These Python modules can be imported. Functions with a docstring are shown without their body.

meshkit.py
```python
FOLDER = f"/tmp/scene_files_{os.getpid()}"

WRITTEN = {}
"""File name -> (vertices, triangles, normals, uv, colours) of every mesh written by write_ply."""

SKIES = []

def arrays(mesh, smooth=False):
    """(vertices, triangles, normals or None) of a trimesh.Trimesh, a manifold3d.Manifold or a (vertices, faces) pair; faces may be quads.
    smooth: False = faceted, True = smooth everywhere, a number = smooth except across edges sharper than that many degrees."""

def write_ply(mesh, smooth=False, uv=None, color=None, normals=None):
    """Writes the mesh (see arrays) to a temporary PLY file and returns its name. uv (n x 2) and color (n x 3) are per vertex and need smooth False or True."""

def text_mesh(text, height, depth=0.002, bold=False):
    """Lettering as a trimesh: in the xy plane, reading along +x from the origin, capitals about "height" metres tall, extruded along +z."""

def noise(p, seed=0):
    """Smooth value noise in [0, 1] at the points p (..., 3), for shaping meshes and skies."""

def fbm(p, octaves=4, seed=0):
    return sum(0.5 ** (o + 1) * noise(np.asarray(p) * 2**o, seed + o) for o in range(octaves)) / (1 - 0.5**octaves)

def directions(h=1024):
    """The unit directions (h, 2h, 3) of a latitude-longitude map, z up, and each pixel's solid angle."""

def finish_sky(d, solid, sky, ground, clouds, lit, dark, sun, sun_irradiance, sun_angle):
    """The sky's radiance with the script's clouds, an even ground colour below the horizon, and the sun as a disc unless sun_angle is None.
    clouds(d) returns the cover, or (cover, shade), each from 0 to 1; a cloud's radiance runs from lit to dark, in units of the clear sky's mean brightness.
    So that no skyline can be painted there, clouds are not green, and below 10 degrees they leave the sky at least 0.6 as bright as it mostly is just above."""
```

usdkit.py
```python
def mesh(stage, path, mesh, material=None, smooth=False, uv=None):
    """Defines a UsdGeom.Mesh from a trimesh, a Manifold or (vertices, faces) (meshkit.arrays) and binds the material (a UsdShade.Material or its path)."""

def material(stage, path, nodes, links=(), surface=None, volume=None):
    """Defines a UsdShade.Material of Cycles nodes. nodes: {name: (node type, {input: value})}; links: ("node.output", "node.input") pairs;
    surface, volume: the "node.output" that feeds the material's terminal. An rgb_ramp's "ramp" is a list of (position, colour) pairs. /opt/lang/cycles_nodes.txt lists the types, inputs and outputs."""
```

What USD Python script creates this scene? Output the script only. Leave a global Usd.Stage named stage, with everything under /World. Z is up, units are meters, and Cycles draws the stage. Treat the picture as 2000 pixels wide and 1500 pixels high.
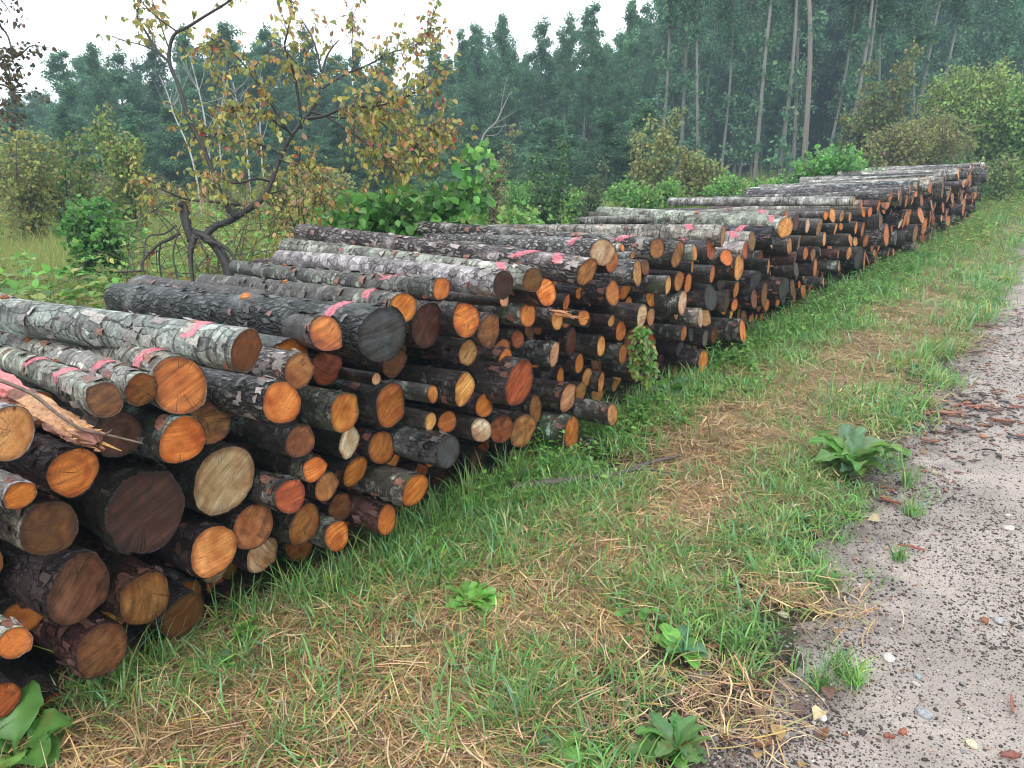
import math
import numpy as np
import usdkit
from meshkit import noise, fbm
from pxr import Usd, UsdGeom, UsdLux, UsdShade, Gf, Sdf, Vt

T = Sdf.ValueTypeNames
stage = Usd.Stage.CreateInMemory()
UsdGeom.SetStageUpAxis(stage, UsdGeom.Tokens.z)
UsdGeom.SetStageMetersPerUnit(stage, 1.0)
UsdGeom.Xform.Define(stage, '/World')
UsdGeom.Scope.Define(stage, '/World/Looks')
rng = np.random.default_rng(11)
PI = math.pi

# ------------------------------------------------------------------ camera, sky, sun, exposure
EYE = np.array([0.0, 0.0, 1.6])
YAW, PITCH, FPX = math.radians(35.3), math.radians(16.3), 1500.0
FW = np.array([-math.sin(YAW) * math.cos(PITCH), math.cos(YAW) * math.cos(PITCH), -math.sin(PITCH)])
RT = np.array([math.cos(YAW), math.sin(YAW), 0.0])
UP = np.cross(RT, FW)
cam = UsdGeom.Camera.Define(stage, '/World/camera')
cam.CreateHorizontalApertureAttr(36.0)
cam.CreateVerticalApertureAttr(27.0)
cam.CreateFocalLengthAttr(36.0 * FPX / 2000.0)
cam.CreateClippingRangeAttr(Gf.Vec2f(0.05, 2000.0))
cam.AddTransformOp().Set(Gf.Matrix4d(*RT, 0, *UP, 0, *(-FW), 0, *EYE, 1))
cam.CreateExposureAttr(1.02)

SUN_EL, SUN_AZ = math.radians(52), math.radians(150)
sky_mat = usdkit.material(stage, '/World/Looks/sky', {
    'sky': ('sky_texture', {'sky_type': 'single_scattering', 'sun_disc': False, 'sun_elevation': SUN_EL, 'sun_rotation': SUN_AZ}),
    'tc': ('texture_coordinate', {}),
    'n': ('noise_texture', {'scale': 2.2, 'detail': 4.0, 'roughness': 0.55}),
    'r': ('rgb_ramp', {'ramp': [(0.3, (8.2, 8.8, 9.5)), (0.7, (9.9, 10.2, 10.5))]}),
    'm': ('mix_color', {'blend_type': 'mix', 'fac': 0.92, 'use_clamp_result': False}),
    'b': ('background_shader', {'strength': 0.1})},
    [('tc.generated', 'n.vector'), ('n.fac', 'r.fac'), ('sky.color', 'm.a'), ('r.color', 'm.b'), ('m.result', 'b.color')], surface='b.background')
dome = UsdLux.DomeLight.Define(stage, '/World/sky')
UsdShade.MaterialBindingAPI.Apply(dome.GetPrim()).Bind(sky_mat)
dome.GetPrim().SetCustomDataByKey('kind', 'structure')
sun = UsdLux.DistantLight.Define(stage, '/World/sun')
sun.CreateIntensityAttr(0.22)
sun.CreateAngleAttr(25.0)
sun.CreateNormalizeAttr(True)
sun.CreateColorAttr(Gf.Vec3f(1.0, 0.97, 0.93))
_sd = np.array([math.sin(SUN_AZ) * math.cos(SUN_EL), math.cos(SUN_AZ) * math.cos(SUN_EL), math.sin(SUN_EL)])
_sx = np.cross([0, 0, 1.0], _sd); _sx /= np.linalg.norm(_sx)
_sy = np.cross(_sd, _sx)
sun.AddTransformOp().Set(Gf.Matrix4d(*_sx, 0, *_sy, 0, *_sd, 0, 0, 0, 30, 1))


# ------------------------------------------------------------------ helpers
def ray(px, py):
    return FW * FPX + RT * (px - 1000.0) - UP * (py - 750.0)


def at_depth(px, py, d):
    return EYE + ray(px, py) * (d / FPX)


def at_x(px, py, x):
    r = ray(px, py)
    return EYE + r * (x / r[0])


def at_z(px, py, z):
    r = ray(px, py)
    return EYE + r * ((z - EYE[2]) / r[2])


def project(p):
    q = np.asarray(p, float) - EYE
    d = q @ FW
    return 1000 + FPX * (q @ RT) / d, 750 - FPX * (q @ UP) / d, d


_used = {}


def numbered(parent, name):
    k = (parent, name)
    n = _used.get(k, 0)
    _used[k] = n + 1
    return name if n == 0 else f'{name}_{n:03d}'


def tag(prim, label=None, cat=None, group=None, kind=None):
    p = prim.GetPrim() if hasattr(prim, 'GetPrim') else prim
    for k, v in (('label', label), ('category', cat), ('group', group), ('kind', kind)):
        if v:
            p.SetCustomDataByKey(k, v)
    return p


def thing(name, label=None, cat=None, group=None, kind=None, loc=(0, 0, 0), mat=None):
    path = '/World/' + numbered('/World', name)
    x = UsdGeom.Xform.Define(stage, path)
    if mat is not None:
        x.AddTransformOp().Set(mat)
    else:
        x.AddTranslateOp().Set(Gf.Vec3d(*map(float, loc)))
    tag(x, label, cat, group, kind)
    return path


def smooth_normals(v, f):
    n = np.zeros_like(v)
    fn = np.cross(v[f[:, 1]] - v[f[:, 0]], v[f[:, 2]] - v[f[:, 0]])
    for k in range(3):
        np.add.at(n, f[:, k], fn)
    l = np.linalg.norm(n, axis=1, keepdims=True)
    return np.where(l > 0, n / np.maximum(l, 1e-20), [0, 0, 1.0])


def put(parent, name, v, f, mat, smooth=True, prim=None, label=None, kind=None):
    """One Mesh prim, a part under parent (a path)."""
    path = parent + '/' + numbered(parent, name)
    v = np.asarray(v, float)
    f = np.asarray(f, int)
    m = UsdGeom.Mesh.Define(stage, path)
    m.CreatePointsAttr(Vt.Vec3fArray.FromNumpy(v.astype(np.float32)))
    m.CreateFaceVertexCountsAttr(Vt.IntArray.FromNumpy(np.full(len(f), f.shape[1], np.int32)))
    m.CreateFaceVertexIndicesAttr(Vt.IntArray.FromNumpy(f.astype(np.int32).ravel()))
    m.CreateSubdivisionSchemeAttr('none')
    m.CreateDoubleSidedAttr(True)
    if smooth:
        m.CreateNormalsAttr(Vt.Vec3fArray.FromNumpy(smooth_normals(v, f[:, :3] if f.shape[1] == 3 else np.vstack([f[:, [0, 1, 2]], f[:, [0, 2, 3]]])).astype(np.float32)))
        m.SetNormalsInterpolation('vertex')
    for k, a in (prim or {}).items():
        a = np.asarray(a, float)
        if a.ndim == 1:
            a = np.tile(a, (len(v), 1))
        UsdGeom.PrimvarsAPI(m).CreatePrimvar(k, T.Color3fArray if k == 'Cd' else T.Float3Array, 'vertex').Set(Vt.Vec3fArray.FromNumpy(a.astype(np.float32)))
    UsdShade.MaterialBindingAPI.Apply(m.GetPrim()).Bind(UsdShade.Material.Get(stage, '/World/Looks/' + mat))
    tag(m, label=label, kind=kind)
    return path


class MB:
    """Collects pieces of one mesh with a colour per vertex."""

    def __init__(self):
        self.v, self.f, self.c, self.n = [], [], [], 0

    def add(self, v, f, c=(0.5, 0.5, 0.5)):
        v = np.asarray(v, float)
        c = np.asarray(c, float)
        self.v.append(v)
        self.f.append(np.asarray(f, int) + self.n)
        self.c.append(np.tile(c, (len(v), 1)) if c.ndim == 1 else c)
        self.n += len(v)
        return self

    def arrays(self):
        return np.vstack(self.v), np.vstack(self.f), np.vstack(self.c)

    def put(self, parent, name, mat, smooth=True, **kw):
        v, f, c = self.arrays()
        return put(parent, name, v, f, mat, smooth, {'Cd': c}, **kw)


def unit(a):
    a = np.asarray(a, float)
    return a / np.maximum(np.linalg.norm(a, axis=-1, keepdims=True), 1e-12)


def tube(points, radii, sides=6, cap=True):
    p = np.asarray(points, float)
    r = np.broadcast_to(radii, (len(p),))
    t = unit(np.gradient(p, axis=0))
    ref = np.array([0, 0, 1.0]) if abs(t[0, 2]) < 0.9 else np.array([1.0, 0, 0])
    a = np.empty_like(p)
    prev = ref - t[0] * (ref @ t[0])
    for i in range(len(p)):
        prev = prev - t[i] * (prev @ t[i])
        prev = prev / max(np.linalg.norm(prev), 1e-9)
        a[i] = prev
    b = np.cross(t, a)
    ang = np.arange(sides) * 2 * PI / sides
    v = p[:, None] + r[:, None, None] * (np.cos(ang)[None, :, None] * a[:, None] + np.sin(ang)[None, :, None] * b[:, None])
    v = v.reshape(-1, 3)
    i, j = np.meshgrid(np.arange(len(p) - 1), np.arange(sides), indexing='ij')
    q = np.stack([i * sides + j, i * sides + (j + 1) % sides, (i + 1) * sides + (j + 1) % sides, (i + 1) * sides + j], -1).reshape(-1, 4)
    f = np.vstack([q[:, [0, 1, 2]], q[:, [0, 2, 3]]])
    if cap:
        n = len(v)
        v = np.vstack([v, p[:1], p[-1:]])
        k = np.arange(sides)
        f = np.vstack([f, np.stack([np.full(sides, n), (k + 1) % sides, k], 1), np.stack([np.full(sides, n + 1), (len(p) - 1) * sides + k, (len(p) - 1) * sides + (k + 1) % sides], 1)])
    return v, f


def spline(pts, n):
    """Catmull-Rom through the points, n samples."""
    p = np.asarray(pts, float)
    if len(p) < 3:
        return p[0] + (p[-1] - p[0]) * np.linspace(0, 1, n)[:, None]
    q = np.vstack([2 * p[0] - p[1], p, 2 * p[-1] - p[-2]])
    u = np.linspace(0, len(p) - 1 - 1e-9, n)
    i = u.astype(int)
    t = (u - i)[:, None]
    a, b, c, d = q[i], q[i + 1], q[i + 2], q[i + 3]
    return 0.5 * (2 * b + (c - a) * t + (2 * a - 5 * b + 4 * c - d) * t ** 2 + (3 * b - a - 3 * c + d) * t ** 3)


def leaf_mesh(P, D, N, size, kind='oval', width=0.5, fold=0.15, droop=0.2):
    """Leaves at P growing along D with the upper face towards N; all arrays have n rows."""
    P, D, N = np.asarray(P, float), unit(D), np.asarray(N, float)
    n = len(P)
    S = unit(np.cross(D, N) + 1e-6)
    N = np.cross(S, D)
    size = np.broadcast_to(size, (n,))[:, None]
    if kind == 'diamond':
        shape = [(0, 0, 0), (0.5, -0.5, 0.04), (1, 0, -droop), (0.5, 0.5, 0.04)]
        faces = [(0, 1, 2), (0, 2, 3)]
    else:
        shape = [(0, 0, 0), (0.3, 0, -0.02), (0.68, 0, -droop * 0.4), (1, 0, -droop),
                 (0.26, -0.42, fold), (0.62, -0.44, fold - droop * 0.35), (0.26, 0.42, fold), (0.62, 0.44, fold - droop * 0.35)]
        faces = [(0, 4, 1), (1, 4, 5), (1, 5, 2), (2, 5, 3), (0, 1, 6), (1, 7, 6), (1, 2, 7), (2, 3, 7)]
    sh = np.array(shape)
    v = P[:, None] + size[:, None] * (sh[None, :, 0:1] * D[:, None] + sh[None, :, 1:2] * 2 * width * S[:, None] + sh[None, :, 2:3] * N[:, None])
    k = len(sh)
    f = (np.array(faces)[None] + (np.arange(n) * k)[:, None, None]).reshape(-1, 3)
    return v.reshape(-1, 3), f, k


def pick(palette, n, jitter=0.18, r=None):
    """n colours out of [(weight, colour), ...]."""
    r = r or rng
    w = np.array([p[0] for p in palette], float)
    c = np.array([p[1] for p in palette], float)[r.choice(len(w), n, p=w / w.sum())]
    return np.clip(c * (1 + jitter * r.standard_normal((n, 1))) * (1 + 0.08 * r.standard_normal((n, 3))), 0.003, 0.9)


def rand_dirs(n, r=None):
    return unit((r or rng).standard_normal((n, 3)))


def instancer(path, protos, P, rotz, S, idx, tilt=None):
    """protos: list of (v, f, c, material). A PointInstancer at path."""
    pi = UsdGeom.PointInstancer.Define(stage, path)
    targets = []
    for k, (v, f, c, m) in enumerate(protos):
        UsdGeom.Xform.Define(stage, f'{path}/kind_{k:03d}')
        put(f'{path}/kind_{k:03d}', 'blades', v, f, m, True, {'Cd': c})
        targets.append(f'{path}/kind_{k:03d}')
    pi.CreatePrototypesRel().SetTargets(targets)
    pi.CreatePositionsAttr(Vt.Vec3fArray.FromNumpy(np.asarray(P, np.float32)))
    pi.CreateProtoIndicesAttr(Vt.IntArray.FromNumpy(np.asarray(idx, np.int32)))
    h = np.asarray(rotz) / 2
    q = np.zeros((len(P), 4))
    if tilt is None:
        q[:, 0], q[:, 3] = np.cos(h), np.sin(h)
    else:  # tilt about x, then turn about z
        t = np.asarray(tilt) / 2
        q[:, 0], q[:, 1], q[:, 2], q[:, 3] = np.cos(h) * np.cos(t), np.cos(h) * np.sin(t), np.sin(h) * np.sin(t), np.sin(h) * np.cos(t)
    pi.CreateOrientationsAttr(Vt.QuathArray([Gf.Quath(float(a), float(b), float(c), float(d)) for a, b, c, d in q]))
    S = np.asarray(S, np.float32)
    pi.CreateScalesAttr(Vt.Vec3fArray.FromNumpy(S if S.ndim == 2 else np.repeat(S[:, None], 3, 1)))
    return pi


# ------------------------------------------------------------------ materials
def material(name, nodes, links, surface='p.BSDF', volume=None):
    return usdkit.material(stage, '/World/Looks/' + name, nodes, links, surface=surface, volume=volume)


def leaf_material(name, rough=0.45, trans=0.35, spec=0.4, vary=0.25):
    material(name, {
        'a': ('attribute', {'attribute': 'Cd'}),
        'o': ('object_info', {}),
        'mr': ('map_range', {'from_min': 0.0, 'from_max': 1.0, 'to_min': 1 - vary, 'to_max': 1 + vary}),
        'h': ('hsv', {'hue': 0.5, 'saturation': 1.0}),
        'p': ('principled_bsdf', {'roughness': rough, 'specular_ior_level': spec}),
        't': ('translucent_bsdf', {}),
        'm': ('mix_closure', {'fac': trans})},
        [('o.random', 'mr.value'), ('mr.result', 'h.value'), ('a.color', 'h.color'), ('h.color', 'p.base_color'), ('h.color', 't.color'), ('p.BSDF', 'm.closure1'), ('t.BSDF', 'm.closure2')], surface='m.closure')


leaf_material('leaf', 0.36, 0.42, 0.5, 0.15)
leaf_material('far_leaf', 0.5, 0.42, 0.35, 0.25)
leaf_material('grass_blade', 0.30, 0.28, 0.55, 0.3)
leaf_material('straw', 0.5, 0.10, 0.35, 0.35)

material('twig_bark', {
    'a': ('attribute', {'attribute': 'Cd'}), 'g': ('geometry', {}),
    'n': ('noise_texture', {'scale': 40.0, 'detail': 4.0}),
    'r': ('rgb_ramp', {'ramp': [(0.3, (0.55, 0.55, 0.55)), (0.7, (1.5, 1.5, 1.5))]}),
    'm': ('mix_color', {'blend_type': 'multiply', 'fac': 1.0, 'use_clamp_result': False}),
    'b': ('bump', {'strength': 0.5, 'distance': 0.01}),
    'p': ('principled_bsdf', {'roughness': 0.55})},
    [('g.position', 'n.vector'), ('n.fac', 'r.fac'), ('a.color', 'm.a'), ('r.color', 'm.b'), ('m.result', 'p.base_color'), ('n.fac', 'b.height'), ('b.normal', 'p.normal')])


def bark_material(name, base, light, dark, along, across, light_at, crack, moss=None, rough=0.5, bump=0.6, rings=0.0, gap=0.4, deep=0.016):
    """Bark in the log's own coordinates (x along the log): plates, lichen patches, cracks."""
    nodes = {
        'tc': ('texture_coordinate', {}), 'o': ('object_info', {}),
        'sc': ('vector_math', {'math_type': 'scale', 'vector1': (37.0, 19.0, 53.0)}),
        'ad': ('vector_math', {'math_type': 'add'}),
        'w': ('noise_texture', {'scale': 16.0, 'detail': 5.0, 'roughness': 0.7}),
        'gn': ('map_range', {'from_min': gap, 'from_max': gap + 0.22, 'to_min': 0.0, 'to_max': 1.0, 'clamp': True}),
        'cx': ('math', {'math_type': 'maximum'}),
        'pl': ('separate_color', {}), 'v1': ('voronoi_texture', {'feature': 'f1', 'scale': 1.0}),
        'plr': ('map_range', {'from_min': 0.0, 'from_max': 1.0, 'to_min': 0.6, 'to_max': 1.4}),
        'cp': ('mix_color', {'blend_type': 'multiply', 'fac': 1.0, 'use_clamp_result': False}),
        'ws': ('vector_math', {'math_type': 'scale', 'scale': 0.05}),
        'aw': ('vector_math', {'math_type': 'add'}),
        'mp': ('mapping', {'scale': (along, across, across)}),
        'vo': ('voronoi_texture', {'feature': 'distance_to_edge', 'scale': 1.0}),
        'cr': ('map_range', {'from_min': 0.0, 'from_max': crack, 'to_min': 0.0, 'to_max': 1.0, 'clamp': True}),
        'mp2': ('mapping', {'scale': (14.0, 9.0, 9.0)}),
        'n': ('noise_texture', {'scale': 1.0, 'detail': 6.0, 'roughness': 0.68}),
        'lr': ('map_range', {'from_min': light_at, 'from_max': light_at + 0.09, 'to_min': 0.0, 'to_max': 1.0, 'clamp': True}),
        'fine': ('noise_texture', {'scale': 90.0, 'detail': 4.0, 'roughness': 0.7}),
        'fr': ('rgb_ramp', {'ramp': [(0.3, (0.45, 0.45, 0.45)), (0.7, (1.5, 1.5, 1.5))]}),
        'big': ('noise_texture', {'scale': 5.0, 'detail': 2.0}),
        'br': ('rgb_ramp', {'ramp': [(0.3, (0.6, 0.58, 0.56)), (0.7, (1.3, 1.32, 1.3))]}),
        'c1': ('mix_color', {'blend_type': 'mix', 'a': base, 'b': light, 'use_clamp_result': False}),
        'c2': ('mix_color', {'blend_type': 'mix', 'a': dark, 'use_clamp_result': False}),
        'c3': ('mix_color', {'blend_type': 'multiply', 'fac': 1.0, 'use_clamp_result': False}),
        'c4': ('mix_color', {'blend_type': 'multiply', 'fac': 1.0, 'use_clamp_result': False}),
        'cd': ('attribute', {'attribute': 'Cd'}),
        'c5': ('mix_color', {'blend_type': 'multiply', 'fac': 1.0, 'use_clamp_result': False}),
        'mpr': ('mapping', {'scale': (55.0, 5.0, 5.0)}),
        'nr': ('noise_texture', {'scale': 1.0, 'detail': 3.0, 'distortion': 0.4}),
        'rr': ('map_range', {'from_min': 0.36, 'from_max': 0.43, 'to_min': 1.0 - rings, 'to_max': 1.0, 'clamp': True}),
        'hm': ('math', {'math_type': 'multiply_add', 'value2': 0.35}),
        'h2': ('math', {'math_type': 'multiply_add', 'value2': 0.5}),
        'bp': ('bump', {'strength': bump, 'distance': deep}),
        'p': ('principled_bsdf', {'roughness': rough, 'specular_ior_level': 0.45})}
    links = [('o.random', 'sc.scale'), ('tc.object', 'ad.vector1'), ('sc.vector', 'ad.vector2'), ('ad.vector', 'w.vector'), ('w.color', 'ws.vector1'),
             ('ad.vector', 'aw.vector1'), ('ws.vector', 'aw.vector2'), ('aw.vector', 'mp.vector'), ('mp.vector', 'vo.vector'), ('vo.distance', 'cr.value'),
             ('ad.vector', 'mp2.vector'), ('mp2.vector', 'n.vector'), ('n.fac', 'lr.value'), ('ad.vector', 'fine.vector'), ('fine.fac', 'fr.fac'), ('ad.vector', 'big.vector'), ('big.fac', 'br.fac'),
             ('lr.result', 'c1.fac'), ('mp.vector', 'v1.vector'), ('v1.color', 'pl.color'), ('pl.r', 'plr.value'), ('big.fac', 'gn.value'), ('cr.result', 'cx.value1'), ('gn.result', 'cx.value2'), ('cx.value', 'c2.fac'), ('c1.result', 'cp.a'), ('plr.result', 'cp.b'), ('cp.result', 'c2.b'), ('c2.result', 'c3.a'), ('fr.color', 'c3.b'), ('c3.result', 'c4.a'), ('br.color', 'c4.b'),
             ('c4.result', 'c5.a'), ('cd.color', 'c5.b'),
             ('ad.vector', 'mpr.vector'), ('mpr.vector', 'nr.vector'), ('nr.fac', 'rr.value'),
             ('fine.fac', 'hm.value1'), ('cx.value', 'hm.value3'), ('n.fac', 'h2.value1'), ('hm.value', 'h2.value3'), ('h2.value', 'bp.height'), ('bp.normal', 'p.normal')]
    last = 'c5.result'
    if rings:
        nodes['c6'] = ('mix_color', {'blend_type': 'mix', 'a': dark, 'use_clamp_result': False})
        links += [('rr.result', 'c6.fac'), (last, 'c6.b')]
        last = 'c6.result'
    if moss:
        nodes.update({'mn': ('noise_texture', {'scale': 7.0, 'detail': 5.0, 'roughness': 0.7}),
                      'mm': ('map_range', {'from_min': 0.56, 'from_max': 0.66, 'to_min': 0.0, 'to_max': 0.8, 'clamp': True}),
                      'c7': ('mix_color', {'blend_type': 'mix', 'b': moss, 'use_clamp_result': False})})
        links += [('ad.vector', 'mn.vector'), ('mn.fac', 'mm.value'), ('mm.result', 'c7.fac'), (last, 'c7.a')]
        last = 'c7.result'
    links.append((last, 'p.base_color'))
    material(name, nodes, links)


bark_material('bark_grey', (0.205, 0.195, 0.175), (0.40, 0.395, 0.35), (0.030, 0.024, 0.022), 9, 26, 0.47, 0.045, (0.085, 0.06, 0.05), 0.42, 0.85, rings=0.85, gap=0.40, deep=0.02)
bark_material('bark_plated', (0.20, 0.175, 0.165), (0.40, 0.37, 0.35), (0.013, 0.010, 0.009), 15, 52, 0.46, 0.24, None, 0.40, 1.0, gap=0.52, deep=0.03)
bark_material('bark_dark', (0.052, 0.040, 0.036), (0.17, 0.165, 0.15), (0.008, 0.006, 0.006), 24, 50, 0.55, 0.12, None, 0.36, 0.8, gap=0.45)
bark_material('bark_black', (0.062, 0.059, 0.062), (0.17, 0.165, 0.175), (0.006, 0.005, 0.005), 13, 44, 0.48, 0.26, None, 0.34, 1.0, gap=0.5, deep=0.035)
bark_material('bark_mossy', (0.055, 0.052, 0.046), (0.32, 0.35, 0.30), (0.012, 0.010, 0.009), 26, 48, 0.52, 0.08, (0.055, 0.075, 0.025), 0.45, 0.7, gap=0.45)
bark_material('bark_red', (0.085, 0.04, 0.032), (0.19, 0.11, 0.09), (0.013, 0.008, 0.008), 20, 50, 0.54, 0.14, None, 0.28, 0.9, gap=0.42)

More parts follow.
